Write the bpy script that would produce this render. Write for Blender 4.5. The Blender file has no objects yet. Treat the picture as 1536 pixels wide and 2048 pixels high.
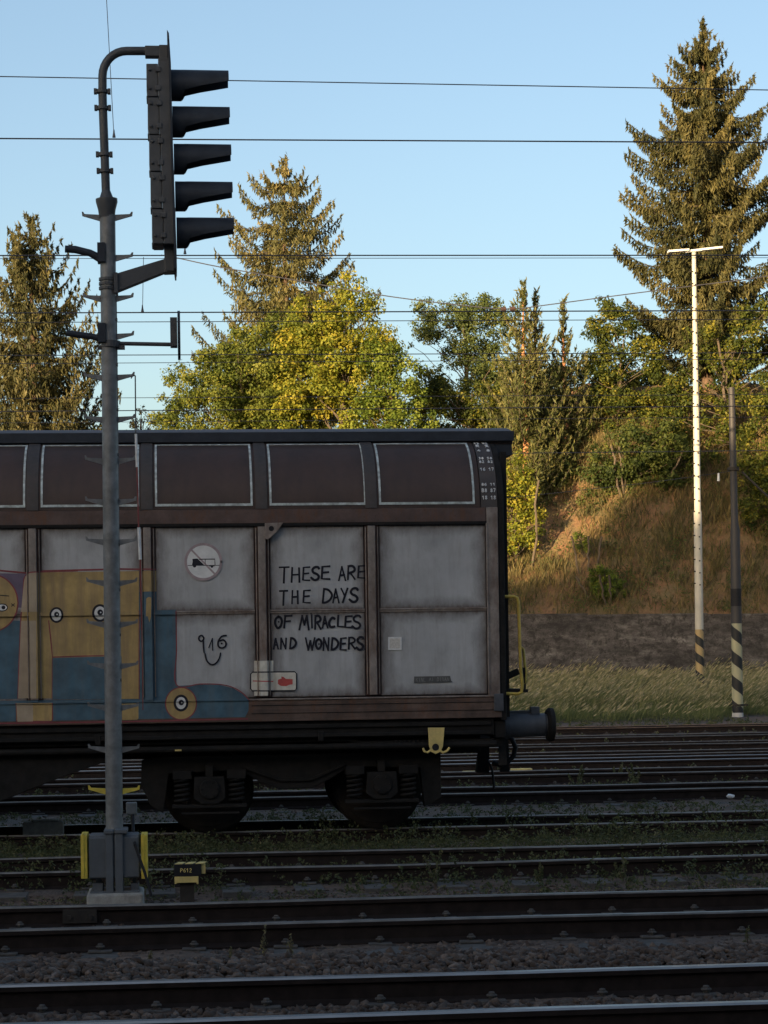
import bpy, bmesh, math, random
import numpy as np
from mathutils import Vector

random.seed(11)
rng = np.random.default_rng(11)
SC = bpy.context.scene
COL = SC.collection
PI = math.pi

# ------------------------------------------------------------------ camera
F_PX, CX, HY = 4400.0, 768.0, 1320.0          # focal length, principal point (photo pixels)
YAW, ROLL, CAM_Z = math.radians(5.43), 0.0145, 1.85
FWD = Vector((math.sin(YAW), math.cos(YAW), 0))
R0 = Vector((math.cos(YAW), -math.sin(YAW), 0))
UP0 = Vector((0, 0, 1))
RC = R0 * math.cos(ROLL) - UP0 * math.sin(ROLL)
UC = UP0 * math.cos(ROLL) + R0 * math.sin(ROLL)
CAMP = Vector((0, 0, CAM_Z))

cam_d = bpy.data.cameras.new('camera')
cam = bpy.data.objects.new('camera', cam_d)
COL.objects.link(cam)
cam_d.sensor_fit = 'HORIZONTAL'
cam_d.sensor_width = 36.0
cam_d.lens = 36.0 * F_PX / 1536.0
cam_d.shift_y = (HY - 1024.0) / 1536.0
cam_d.clip_start = 0.1
cam_d.clip_end = 3000
from mathutils import Matrix
m3 = Matrix((RC, UC, -FWD)).transposed()
cam.matrix_world = Matrix.Translation(CAMP) @ m3.to_4x4()
SC.camera = cam


def at(px, py, Y):
    """point of the vertical plane y = Y that the photo shows at (px, py)"""
    d = FWD + RC * ((px - CX) / F_PX) + UC * ((HY - py) / F_PX)
    t = Y / d.y
    return CAMP + d * t


# ------------------------------------------------------------------ light
SUN_EL, SUN_AZ = math.radians(6.0), math.radians(35.0)   # behind the camera, to the left
TO_SUN = Vector((-math.sin(SUN_AZ) * math.cos(SUN_EL), -math.cos(SUN_AZ) * math.cos(SUN_EL), math.sin(SUN_EL)))
world = bpy.data.worlds.new('World')
SC.world = world
world.use_nodes = True
nt = world.node_tree
bg = nt.nodes['Background']
sky = nt.nodes.new('ShaderNodeTexSky')
sky.sky_type = 'NISHITA'
sky.sun_disc = False
sky.sun_elevation = SUN_EL
sky.sun_rotation = math.pi + SUN_AZ
sky.altitude = 400
sky.air_density = 0.8
sky.dust_density = 3.8
sky.ozone_density = 1.0
nt.links.new(sky.outputs[0], bg.inputs[0])
bg.inputs[1].default_value = 0.15
sun_d = bpy.data.lights.new('sun', 'SUN')
sun_d.energy = 5.0
sun_d.angle = math.radians(0.5)
sun_d.color = (1.0, 0.73, 0.41)
sun = bpy.data.objects.new('sun', sun_d)
COL.objects.link(sun)
sun.rotation_euler = TO_SUN.to_track_quat('Z', 'Y').to_euler()
SC.view_settings.view_transform = 'Standard'
SC.view_settings.look = 'None'
SC.view_settings.gamma = 1.0
SC.view_settings.exposure = 1.13
SC.cycles.use_denoising = True
SC.cycles.max_bounces = 6
SC.cycles.transparent_max_bounces = 4


# ------------------------------------------------------------------ materials
def node(t, kind, **kw):
    n = t.nodes.new(kind)
    for k, v in kw.items():
        setattr(n, k, v)
    return n


def ramp(t, fac, stops):
    r = t.nodes.new('ShaderNodeValToRGB')
    e = r.color_ramp.elements
    while len(e) < len(stops):
        e.new(0.5)
    for i, (p, c) in enumerate(stops):
        e[i].position = p
        e[i].color = (c[0], c[1], c[2], 1) if not isinstance(c, (int, float)) else (c, c, c, 1)
    t.links.new(fac, r.inputs[0])
    return r.outputs[0]


def mixc(t, fac, a, b, mode='MIX'):
    m = t.nodes.new('ShaderNodeMix')
    m.data_type = 'RGBA'
    m.blend_type = mode
    for sock, v in ((m.inputs[0], fac), (m.inputs[6], a), (m.inputs[7], b)):
        if isinstance(v, (int, float)):
            sock.default_value = v
        elif isinstance(v, (tuple, list)):
            sock.default_value = (v[0], v[1], v[2], 1)
        else:
            t.links.new(v, sock)
    return m.outputs[2]


def noise(t, scale, detail=4, rough=0.6, stretch=(1, 1, 1), coord='Object'):
    tc = t.nodes.new('ShaderNodeTexCoord')
    mp = t.nodes.new('ShaderNodeMapping')
    mp.inputs['Scale'].default_value = stretch
    t.links.new(tc.outputs[coord], mp.inputs[0])
    n = t.nodes.new('ShaderNodeTexNoise')
    n.inputs['Scale'].default_value = scale
    n.inputs['Detail'].default_value = detail
    n.inputs['Roughness'].default_value = rough
    t.links.new(mp.outputs[0], n.inputs['Vector'])
    return n.outputs['Fac']


def base_mat(name):
    m = bpy.data.materials.new(name)
    m.use_nodes = True
    t = m.node_tree
    b = t.nodes['Principled BSDF']
    return m, t, b


def bumped(t, b, fac, strength, dist=0.02):
    bp = t.nodes.new('ShaderNodeBump')
    bp.inputs['Strength'].default_value = strength
    bp.inputs['Distance'].default_value = dist
    t.links.new(fac, bp.inputs['Height'])
    t.links.new(bp.outputs[0], b.inputs['Normal'])


def mat(name, c, rough=0.65, metal=0.0, var=0.3, scale=6, grime=None, grime_amt=0.5, stretch=(1, 1, 1), bump=0.1, rust=None):
    """painted or raw surface: base colour, blotches and grime of its own colour"""
    m, t, b = base_mat(name)
    K = 1.55
    c = tuple(min(0.72, v * K) for v in c)
    if grime: grime = tuple(min(0.72, v * K) for v in grime)
    n1 = noise(t, scale, 6, 0.65)
    lo = tuple(v * (1 - var) for v in c)
    hi = tuple(min(0.9, v * (1 + var)) for v in c)
    col = ramp(t, n1, [(0.3, lo), (0.7, hi)])
    if grime:
        n2 = noise(t, scale * 0.7, 6, 0.7, stretch)
        f = ramp(t, n2, [(0.45, 0.0), (0.75, grime_amt)])
        col = mixc(t, f, col, grime)
    if rust:                                   # rust runs and blisters of their own colour
        n3 = noise(t, 4.5, 8, 0.75, (1.6, 1, 0.45))
        col = mixc(t, ramp(t, n3, [(0.52, 0.0), (0.66, rust)]), col, (0.13, 0.055, 0.028))
        n4 = noise(t, 26, 6, 0.7)
        col = mixc(t, ramp(t, n4, [(0.60, 0.0), (0.70, rust)]), col, (0.05, 0.024, 0.018))
    t.links.new(col, b.inputs['Base Color'])
    b.inputs['Roughness'].default_value = rough
    b.inputs['Metallic'].default_value = metal
    if max(c) < 0.05:
        b.inputs['Specular IOR Level'].default_value = 0.2
    if bump:
        bumped(t, b, noise(t, scale * 4, 4), bump, 0.01)
    return m


def panel_mat(name, c, grime, edge=0.8, rust=0.6):
    """wagon sheet: clouded paint, run-off streaks, grime and rust creeping in from the frame edges"""
    m, t, b = base_mat(name)
    K = 1.42
    c = tuple(v * K for v in c); grime = tuple(v * K for v in grime)
    n1 = noise(t, 1.7, 7, 0.6)
    col = ramp(t, n1, [(0.3, tuple(v * 0.74 for v in c)), (0.7, tuple(v * 1.1 for v in c))])
    st = noise(t, 5.0, 6, 0.7, (3.0, 1, 0.25))
    col = mixc(t, ramp(t, st, [(0.50, 0.0), (0.9, 0.45)]), col, grime)
    sm = noise(t, 1.3, 5, 0.7, (1.3, 1, 0.5))                     # broad smears
    col = mixc(t, ramp(t, sm, [(0.52, 0.0), (0.74, 0.46)]), col, tuple(v * 0.6 for v in grime))
    tc = t.nodes.new('ShaderNodeTexCoord')
    sp = t.nodes.new('ShaderNodeSeparateXYZ')
    t.links.new(tc.outputs['Generated'], sp.inputs[0])

    def away(sock):
        a = node(t, 'ShaderNodeMath', operation='SUBTRACT'); t.links.new(sock, a.inputs[0]); a.inputs[1].default_value = 0.5
        a2 = node(t, 'ShaderNodeMath', operation='ABSOLUTE'); t.links.new(a.outputs[0], a2.inputs[0])
        return a2.outputs[0]
    mx = node(t, 'ShaderNodeMath', operation='MAXIMUM')
    t.links.new(away(sp.outputs[0]), mx.inputs[0]); t.links.new(away(sp.outputs[2]), mx.inputs[1])
    nz = noise(t, 6.0, 7, 0.75, (1, 1, 0.5))
    ad = node(t, 'ShaderNodeMath', operation='MULTIPLY_ADD'); t.links.new(nz, ad.inputs[0]); ad.inputs[1].default_value = 0.22
    t.links.new(mx.outputs[0], ad.inputs[2])
    col = mixc(t, ramp(t, ad.outputs[0], [(0.47, 0.0), (0.62, edge)]), col, tuple(v * 0.5 for v in grime))
    nr = noise(t, 14.0, 7, 0.75, (1.2, 1, 0.35))
    ar = node(t, 'ShaderNodeMath', operation='MULTIPLY_ADD'); t.links.new(nr, ar.inputs[0]); ar.inputs[1].default_value = 0.24
    t.links.new(mx.outputs[0], ar.inputs[2])
    col = mixc(t, ramp(t, ar.outputs[0], [(0.585, 0.0), (0.645, rust)]), col, (0.085, 0.042, 0.027))
    rn = noise(t, 7.0, 7, 0.8, (2.2, 1, 0.10))                    # thin rust runs
    col = mixc(t, ramp(t, rn, [(0.62, 0.0), (0.72, 0.5)]), col, (0.10, 0.055, 0.036))
    sc = noise(t, 40.0, 3, 0.6, (0.12, 1, 1.5))                   # scratches
    col = mixc(t, ramp(t, sc, [(0.72, 0.0), (0.78, 0.35)]), col, tuple(v * 0.6 for v in grime))
    t.links.new(col, b.inputs['Base Color'])
    b.inputs['Roughness'].default_value = 0.6
    bumped(t, b, noise(t, 2.2, 3), 0.5, 0.04)
    return m


def leaf_mat(name, stops, transl=0.35, gain=1.5):
    """foliage: every leaf has its own colour (face attribute 'tint')"""
    m, t, b = base_mat(name)
    a = t.nodes.new('ShaderNodeAttribute')
    a.attribute_name = 'tint'
    col = ramp(t, a.outputs['Fac'], [(q, tuple(v * gain for v in cc)) for q, cc in stops])
    t.links.new(col, b.inputs['Base Color'])
    b.inputs['Roughness'].default_value = 0.6
    b.inputs['Specular IOR Level'].default_value = 0.25
    tr = t.nodes.new('ShaderNodeBsdfTranslucent')
    t.links.new(col, tr.inputs[0])
    mx = t.nodes.new('ShaderNodeMixShader')
    mx.inputs[0].default_value = transl
    out = t.nodes['Material Output']
    t.links.new(b.outputs[0], mx.inputs[1]); t.links.new(tr.outputs[0], mx.inputs[2])
    t.links.new(mx.outputs[0], out.inputs[0])
    return m


def stripe_mat(name, dark, light, pitch, z0, z1, body, z_white=None, twist=1.0, diam=0.33):
    """mast paint: slanting dark and light bands between z0 and z1, plain body colour above"""
    m, t, b = base_mat(name)
    tc = t.nodes.new('ShaderNodeTexCoord')
    sp = t.nodes.new('ShaderNodeSeparateXYZ')
    t.links.new(tc.outputs['Object'], sp.inputs[0])
    at2 = node(t, 'ShaderNodeMath', operation='ARCTAN2')
    t.links.new(sp.outputs[0], at2.inputs[0])
    ny = node(t, 'ShaderNodeMath', operation='MULTIPLY'); t.links.new(sp.outputs[1], ny.inputs[0]); ny.inputs[1].default_value = -1
    t.links.new(ny.outputs[0], at2.inputs[1])
    k = node(t, 'ShaderNodeMath', operation='MULTIPLY_ADD')      # z / pitch + twist * angle / 2 pi
    t.links.new(at2.outputs[0], k.inputs[0]); k.inputs[1].default_value = twist / (2 * PI)
    zz = node(t, 'ShaderNodeMath', operation='DIVIDE'); t.links.new(sp.outputs[2], zz.inputs[0]); zz.inputs[1].default_value = pitch
    t.links.new(zz.outputs[0], k.inputs[2])
    fr = node(t, 'ShaderNodeMath', operation='FRACT'); t.links.new(k.outputs[0], fr.inputs[0])
    st = node(t, 'ShaderNodeMath', operation='GREATER_THAN'); t.links.new(fr.outputs[0], st.inputs[0]); st.inputs[1].default_value = 0.5
    col = mixc(t, st.outputs[0], dark, light)
    up = node(t, 'ShaderNodeMath', operation='GREATER_THAN'); t.links.new(sp.outputs[2], up.inputs[0]); up.inputs[1].default_value = z1
    nz = noise(t, 3, 5, 0.6, (1, 1, 0.4))
    bcol = ramp(t, nz, [(0.3, tuple(v * 0.8 for v in body)), (0.7, tuple(v * 1.1 for v in body))])
    col = mixc(t, up.outputs[0], col, bcol)
    lo = node(t, 'ShaderNodeMath', operation='LESS_THAN'); t.links.new(sp.outputs[2], lo.inputs[0]); lo.inputs[1].default_value = z0
    col = mixc(t, lo.outputs[0], col, z_white or body)
    t.links.new(col, b.inputs['Base Color'])
    b.inputs['Roughness'].default_value = 0.6
    return m


M = {}
M['shell'] = mat('brown_roof_paint', (0.042, 0.026, 0.024), 0.6, var=0.35, scale=4, grime=(0.02, 0.018, 0.02), stretch=(0.3, 1, 3))
M['roof_sheet'] = panel_mat('dark_brown_sheet', (0.046, 0.027, 0.022), (0.026, 0.020, 0.019), 0.5)
M['beam'] = mat('brown_beam_paint', (0.066, 0.043, 0.038), 0.65, var=0.35, scale=5, grime=(0.04, 0.025, 0.022), grime_amt=0.7, stretch=(0.6, 1, 1.5), rust=0.75)
M['rib'] = mat('weathered_rib_paint', (0.165, 0.142, 0.128), 0.7, var=0.35, scale=6, grime=(0.055, 0.028, 0.02), grime_amt=0.9, stretch=(1, 1, 0.35), rust=0.45)
M['recess'] = mat('rusty_recess', (0.06, 0.032, 0.027), 0.8, var=0.4, scale=7, grime=(0.02, 0.015, 0.014), grime_amt=0.8, stretch=(1, 1, 0.4), rust=0.75)
M['roof_rib'] = mat('slate_roof_rib', (0.036, 0.032, 0.032), 0.7, var=0.35, scale=5, grime=(0.05, 0.034, 0.028), grime_amt=0.6, stretch=(1, 1, 0.5))
M['sheet'] = panel_mat('pale_grey_sheet', (0.322, 0.328, 0.338), (0.15, 0.125, 0.112))
M['sill'] = mat('rusty_sill_paint', (0.074, 0.048, 0.038), 0.7, var=0.5, scale=4, grime=(0.026, 0.019, 0.017), grime_amt=0.95, stretch=(0.25, 1, 7), rust=0.75)
M['frame'] = mat('sooty_underframe', (0.010, 0.0098, 0.010), 0.8, var=0.4, scale=8, grime=(0.020, 0.016, 0.013), grime_amt=0.5)
M['wheel'] = mat('brake_dust_steel', (0.013, 0.011, 0.010), 0.6, 0.1, var=0.4, scale=9)
M['buffer'] = mat('grey_buffer_paint', (0.050, 0.054, 0.064), 0.5, var=0.25, scale=7, grime=(0.02, 0.02, 0.02), grime_amt=0.6)
M['white_line'] = mat('faded_white_line', (0.33, 0.37, 0.37), 0.7, var=0.45, scale=14, grime=(0.10, 0.09, 0.08), grime_amt=0.7)
M['yellow'] = mat('yellow_paint', (0.50, 0.36, 0.05), 0.5, var=0.2, scale=9, grime=(0.22, 0.15, 0.04), grime_amt=0.5)
M['rail_yellow'] = mat('worn_yellow_handrail', (0.36, 0.26, 0.045), 0.5, var=0.25, scale=9, grime=(0.12, 0.08, 0.03), grime_amt=0.6)
M['pale_yellow'] = mat('chalky_yellow_paint', (0.48, 0.36, 0.13), 0.6, var=0.2, scale=9, grime=(0.2, 0.15, 0.08), grime_amt=0.5)
M['signal'] = mat('signal_grey_black', (0.038, 0.040, 0.045), 0.5, var=0.25, scale=8, grime=(0.07, 0.07, 0.07), grime_amt=0.35)
M['hood'] = mat('signal_hood_black', (0.020, 0.024, 0.032), 0.45, var=0.25, scale=8)
M['galv'] = mat('galvanised_steel', (0.125, 0.13, 0.135), 0.5, 0.25, var=0.35, scale=10, grime=(0.07, 0.065, 0.06), grime_amt=0.6, stretch=(1, 1, 0.3))
M['cabinet'] = mat('slate_cabinet_paint', (0.070, 0.078, 0.088), 0.5, var=0.15, scale=7, grime=(0.05, 0.055, 0.06), grime_amt=0.5)
M['concrete'] = mat('dull_concrete', (0.23, 0.225, 0.21), 0.85, var=0.25, scale=12, grime=(0.1, 0.09, 0.08), grime_amt=0.7, bump=0.4)
M['rail_side'] = mat('rusted_rail_side', (0.014, 0.010, 0.009), 0.8, var=0.4, scale=10)
M['rail_top'] = mat('polished_rail_head', (0.185, 0.188, 0.192), 0.30, 0.85, var=0.15, scale=5, bump=0)
M['rail_dull'] = mat('dull_rail_head', (0.105, 0.100, 0.094), 0.42, 0.6, var=0.35, scale=5, bump=0)
M['rail_rust'] = mat('rusty_rail_head', (0.13, 0.085, 0.06), 0.65, 0.2, var=0.35, scale=7)
M['sleeper'] = mat('grimy_sleeper', (0.055, 0.050, 0.046), 0.9, var=0.4, scale=10, bump=0.4)
M['iron'] = mat('black_iron', (0.025, 0.022, 0.02), 0.7, var=0.3, scale=10)
M['wire'] = mat('copper_wire_dark', (0.045, 0.045, 0.055), 0.6, 0.2, var=0.2, scale=3, bump=0)
M['insulator'] = mat('brown_insulator', (0.05, 0.03, 0.025), 0.3, var=0.2)
M['white'] = mat('dirty_white', (0.55, 0.55, 0.53), 0.6, var=0.2, scale=10)
M['red'] = mat('faded_red', (0.32, 0.05, 0.045), 0.6, var=0.25, scale=10)
M['black'] = mat('matt_black', (0.012, 0.012, 0.014), 0.6, var=0.2, scale=12)
M['g_yellow'] = mat('ochre_spray_paint', (0.275, 0.192, 0.075), 0.6, var=0.3, scale=4, grime=(0.15, 0.105, 0.065), grime_amt=0.95, stretch=(3, 1, 0.25))
M['g_cream'] = mat('cream_spray_paint', (0.27, 0.215, 0.155), 0.6, var=0.2, scale=4, grime=(0.2, 0.15, 0.1), grime_amt=0.6, stretch=(3, 1, 0.25))
M['g_blue'] = mat('teal_blue_spray_paint', (0.036, 0.076, 0.108), 0.6, var=0.4, scale=4, grime=(0.075, 0.085, 0.09), grime_amt=0.6, stretch=(3, 1, 0.25))
M['g_mauve'] = mat('mauve_spray_paint', (0.085, 0.065, 0.10), 0.6, var=0.3, scale=4)
M['g_red'] = mat('crimson_spray_line', (0.15, 0.032, 0.038), 0.6, var=0.3, scale=6)
M['g_black'] = mat('black_spray_line', (0.014, 0.014, 0.020), 0.6, var=0.3, scale=6)
M['g_white'] = mat('white_spray_paint', (0.5, 0.5, 0.5), 0.6, var=0.15, scale=6)
M['sign_grey'] = mat('faded_pink_ring', (0.24, 0.19, 0.20), 0.6, var=0.2, scale=10)
M['lens'] = mat('dark_lens', (0.02, 0.02, 0.025), 0.15, var=0.1, bump=0)
M['mast'] = None
M['bark_spruce'] = mat('reddish_spruce_bark', (0.075, 0.048, 0.032), 0.9, var=0.35, scale=6, stretch=(1, 1, .3), bump=0.5)
M['bark_pine'] = mat('orange_pine_bark', (0.27, 0.125, 0.06), 0.85, var=0.3, scale=5, bump=0.5)
M['bark'] = mat('grey_brown_bark', (0.065, 0.050, 0.036), 0.9, var=0.3, scale=6, bump=0.5)


# ------------------------------------------------------------------ mesh helpers
class MB:
    def __init__(self):
        self.v, self.f, self.mi = [], [], []

    def add(self, vs, fs, mi=0):
        o = len(self.v)
        self.v.extend([tuple(p) for p in vs])
        for f in fs:
            self.f.append([i + o for i in f]); self.mi.append(mi)
        return self

    def box(self, x0, x1, y0, y1, z0, z1, mi=0):
        vs = [(x, y, z) for x in (x0, x1) for y in (y0, y1) for z in (z0, z1)]
        return self.add(vs, [(0, 1, 3, 2), (4, 6, 7, 5), (0, 4, 5, 1), (2, 3, 7, 6), (0, 2, 6, 4), (1, 5, 7, 3)], mi)

    def obox(self, c, ex, ey, ez, mi=0):
        c, ex, ey, ez = map(Vector, (c, ex, ey, ez))
        vs = [c + ex * a + ey * b + ez * d for a in (-1, 1) for b in (-1, 1) for d in (-1, 1)]
        return self.add(vs, [(0, 1, 3, 2), (4, 6, 7, 5), (0, 4, 5, 1), (2, 3, 7, 6), (0, 2, 6, 4), (1, 5, 7, 3)], mi)

    def bar(self, p0, p1, w, h, mi=0, w1=None, h1=None, up=(0, 0, 1)):
        """rectangular bar from p0 to p1, w across, h along 'up'"""
        p0, p1, up = Vector(p0), Vector(p1), Vector(up)
        d = (p1 - p0).normalized()
        s = d.cross(up).normalized(); u = s.cross(d).normalized()
        w1 = w if w1 is None else w1; h1 = h if h1 is None else h1
        vs = []
        for p, a, b in ((p0, w, h), (p1, w1, h1)):
            for q, r in ((-1, -1), (1, -1), (1, 1), (-1, 1)):
                vs.append(p + s * (q * a / 2) + u * (r * b / 2))
        return self.add(vs, [(3, 2, 1, 0), (4, 5, 6, 7)] + [(i, (i + 1) % 4, 4 + (i + 1) % 4, 4 + i) for i in range(4)], mi)

    def tube(self, pts, r, n=12, mi=0, cap=True):
        pts = [Vector(p) for p in pts]
        rs = r if isinstance(r, (list, tuple)) else [r] * len(pts)
        rings = []
        prev = None
        for i, p in enumerate(pts):
            a = pts[max(i - 1, 0)]; b = pts[min(i + 1, len(pts) - 1)]
            d = (b - a)
            d = d.normalized() if d.length > 1e-9 else Vector((0, 0, 1))
            if prev is None:
                ref = Vector((0, 0, 1)) if abs(d.z) < 0.9 else Vector((1, 0, 0))
                s = d.cross(ref).normalized()
            else:
                s = (prev - d * prev.dot(d)).normalized()
            prev = s
            u = d.cross(s)
            rings.append([p + s * (math.cos(2 * PI * k / n) * rs[i]) + u * (math.sin(2 * PI * k / n) * rs[i]) for k in range(n)])
        vs = [q for rg in rings for q in rg]
        fs = []
        for i in range(len(pts) - 1):
            for k in range(n):
                fs.append((i * n + k, i * n + (k + 1) % n, (i + 1) * n + (k + 1) % n, (i + 1) * n + k))
        if cap:
            fs.append(tuple(reversed(range(n))))
            fs.append(tuple(range((len(pts) - 1) * n, len(pts) * n)))
        return self.add(vs, fs, mi)

    def prism(self, outline, y0, y1, mi=0, axis='y'):
        """closed outline in (x, z) extruded from y0 to y1 (axis y); or outline in (y, z) along x (axis x)"""
        n = len(outline)
        if axis == 'y':
            vs = [(a, y0, b) for a, b in outline] + [(a, y1, b) for a, b in outline]
        else:
            vs = [(y0, a, b) for a, b in outline] + [(y1, a, b) for a, b in outline]
        fs = [tuple(range(n)), tuple(reversed(range(n, 2 * n)))] + [(i + n, (i + 1) % n + n, (i + 1) % n, i) for i in range(n)]
        return self.add(vs, fs, mi)

    def ball(self, c, r, n=10, squash=1.0, mi=0):
        pts = [(0, 0, -1)]
        c = Vector(c)
        vs = []; m = n // 2
        for i in range(m + 1):
            th = PI * i / m
            for k in range(n):
                ph = 2 * PI * k / n
                vs.append(c + Vector((math.sin(th) * math.cos(ph) * r, math.sin(th) * math.sin(ph) * r, math.cos(th) * r * squash)))
        fs = [(i * n + k, (i + 1) * n + k, (i + 1) * n + (k + 1) % n, i * n + (k + 1) % n) for i in range(m) for k in range(n)]
        return self.add(vs, fs, mi)

    def disc_x(self, x0, x1, y, z, r, n=24, mi=0, r1=None):
        return self.tube([(x0, y, z), (x1, y, z)], [r, r if r1 is None else r1], n, mi)

    def build(self, name, mats, parent=None, smooth=False, bevel=0.0):
        me = bpy.data.meshes.new(name)
        org = ORG.get(parent.name, Vector()) if parent else Vector()
        me.from_pydata([(p[0] - org.x, p[1] - org.y, p[2] - org.z) for p in self.v], [], self.f)
        mats = mats if isinstance(mats, (list, tuple)) else [mats]
        for m in mats:
            me.materials.append(m)
        if len(mats) > 1:
            me.polygons.foreach_set('material_index', self.mi)
        bm = bmesh.new(); bm.from_mesh(me)
        bmesh.ops.recalc_face_normals(bm, faces=bm.faces)
        bm.to_mesh(me); bm.free()
        if smooth:
            me.polygons.foreach_set('use_smooth', [True] * len(me.polygons))
            me.set_sharp_from_angle(angle=math.radians(40))
        o = bpy.data.objects.new(name, me)
        COL.objects.link(o)
        if parent:
            o.parent = parent
            ORG[o.name] = org
        if bevel:
            b = o.modifiers.new('bevel', 'BEVEL'); b.width = bevel; b.segments = 2; b.limit_method = 'ANGLE'
        return o


ORG = {}


def tag(o, label=None, cat=None, group=None, kind=None):
    if label: o['label'] = label
    if cat: o['category'] = cat
    if group: o['group'] = group
    if kind: o['kind'] = kind
    return o


def thing(name, loc, label, cat, group=None):
    o = bpy.data.objects.new(name, None)
    COL.objects.link(o)
    o.location = loc
    o.empty_display_size = 0.2
    ORG[o.name] = Vector(loc)
    return tag(o, label, cat, group)


def dup(o, parent, dx=0, dy=0, dz=0):
    c = o.copy(); COL.objects.link(c)
    c.parent = parent
    c.location = (o.location.x + dx, o.location.y + dy, o.location.z + dz)
    return c


def quads_mesh(name, V, tint, material, parent=None, extra=None):
    """V: (n,4,3) array of quads with a face tint; one mesh"""
    n = len(V)
    me = bpy.data.meshes.new(name)
    org = ORG.get(parent.name, Vector()) if parent else Vector()
    co = (V.reshape(-1, 3) - np.array(org)).astype(np.float32)
    me.vertices.add(4 * n); me.loops.add(4 * n); me.polygons.add(n)
    me.vertices.foreach_set('co', co.ravel())
    me.loops.foreach_set('vertex_index', np.arange(4 * n, dtype=np.int32))
    me.polygons.foreach_set('loop_start', np.arange(0, 4 * n, 4, dtype=np.int32))
    me.polygons.foreach_set('loop_total', np.full(n, 4, dtype=np.int32))
    me.update(calc_edges=True)
    a = me.attributes.new('tint', 'FLOAT', 'FACE')
    a.data.foreach_set('value', np.asarray(tint, dtype=np.float32))
    me.materials.append(material)
    me.validate()
    o = bpy.data.objects.new(name, me)
    COL.objects.link(o)
    if parent:
        o.parent = parent
    return o


def unit(v):
    return v / np.maximum(np.linalg.norm(v, axis=-1, keepdims=True), 1e-9)


def leaf_faces(P, N, size, aspect=0.62):
    """leaves at P whose faces turn towards N"""
    n = len(P)
    r = rng.normal(size=(n, 3))
    d = unit(r - N * np.sum(r * N, -1, keepdims=True))
    s = np.cross(N, d)
    L = (np.asarray(size) * rng.uniform(0.6, 1.4, n))[:, None]
    w = L * aspect * 0.5
    return np.stack([P - d * L * 0.5, P + s * w, P + d * L * 0.5, P - s * w], 1)


def leaf_quads(P, size, aspect=0.6, axis=None, spread=1.0):
    """diamond leaves at the points P; long axis = axis + noise"""
    n = len(P)
    d = rng.normal(size=(n, 3))
    if axis is not None:
        d = axis + d * spread
    d = unit(d)
    s = unit(np.cross(d, rng.normal(size=(n, 3))))
    L = (np.asarray(size) * rng.uniform(0.65, 1.35, n))[:, None]
    w = L * aspect * 0.5
    return np.stack([P - d * L * 0.5, P + s * w, P + d * L * 0.5, P - s * w], 1)

# ------------------------------------------------------------------ terrain
GZ = -0.172                                   # yard surface below the rail heads (rail head = 0)
WALL_Y = 93.0


def hash2(x, y, s):
    return np.sin(x * 1.7 * s + 1.3) * np.cos(y * 2.1 * s + 0.4) * 0.5 + np.sin(x * 4.3 * s - y * 3.1 * s) * 0.3 + np.cos(y * 6.7 * s + x * 0.9 * s) * 0.2


def ground_h(x, y):
    x = np.asarray(x, float); y = np.asarray(y, float)
    h = np.full(np.broadcast(x, y).shape, GZ) + 0.018 * hash2(x, y, 1.0) + 0.012 * hash2(x, y, 3.1)
    h = h - 0.05 * np.clip((y - 17.6) / 0.5, 0, 1) * np.clip((19.9 - y) / 0.6, 0, 1)     # cess between the tracks
    h = h + 0.03 * np.clip((y - 21.6) / 0.5, 0, 1) * np.clip((24.0 - y) / 0.4, 0, 1)
    h = h + 0.65 * np.clip((y - 68.0) / 24, 0, 1) ** 1.3
    return h


def hill_h(x, y):
    x = np.asarray(x, float); y = np.asarray(y, float)
    s = 0.50 + 0.35 * np.clip((x - 14.6) / 6.0, 0, 1)
    d = np.clip(y - WALL_Y - 0.3, 0, 200)
    run = np.where(d < 14, d, 14 + (d - 14) * 0.12)
    run = np.where(run > 17, 17, run)
    return 3.35 + s * run + 0.25 * hash2(x, y, 0.35) * np.clip(d / 3, 0, 1) + 0.10 * hash2(x, y, 1.3)


def grid_obj(name, xs, ys, hf, material):
    X, Y = np.meshgrid(xs, ys)
    Z = hf(X, Y)
    v = np.stack([X, Y, Z], -1).reshape(-1, 3).astype(np.float32)
    nx, ny = len(xs), len(ys)
    i = np.arange(nx - 1)[None, :] + nx * np.arange(ny - 1)[:, None]
    q = np.stack([i, i + 1, i + nx + 1, i + nx], -1).reshape(-1).astype(np.int32)
    n = len(q) // 4
    me = bpy.data.meshes.new(name)
    me.vertices.add(len(v)); me.loops.add(4 * n); me.polygons.add(n)
    me.vertices.foreach_set('co', v.ravel())
    me.loops.foreach_set('vertex_index', q)
    me.polygons.foreach_set('loop_start', np.arange(0, 4 * n, 4, dtype=np.int32))
    me.polygons.foreach_set('loop_total', np.full(n, 4, dtype=np.int32))
    me.polygons.foreach_set('use_smooth', np.ones(n, dtype=bool))
    me.update(calc_edges=True)
    me.materials.append(material)
    o = bpy.data.objects.new(name, me)
    COL.objects.link(o)
    return o


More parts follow.
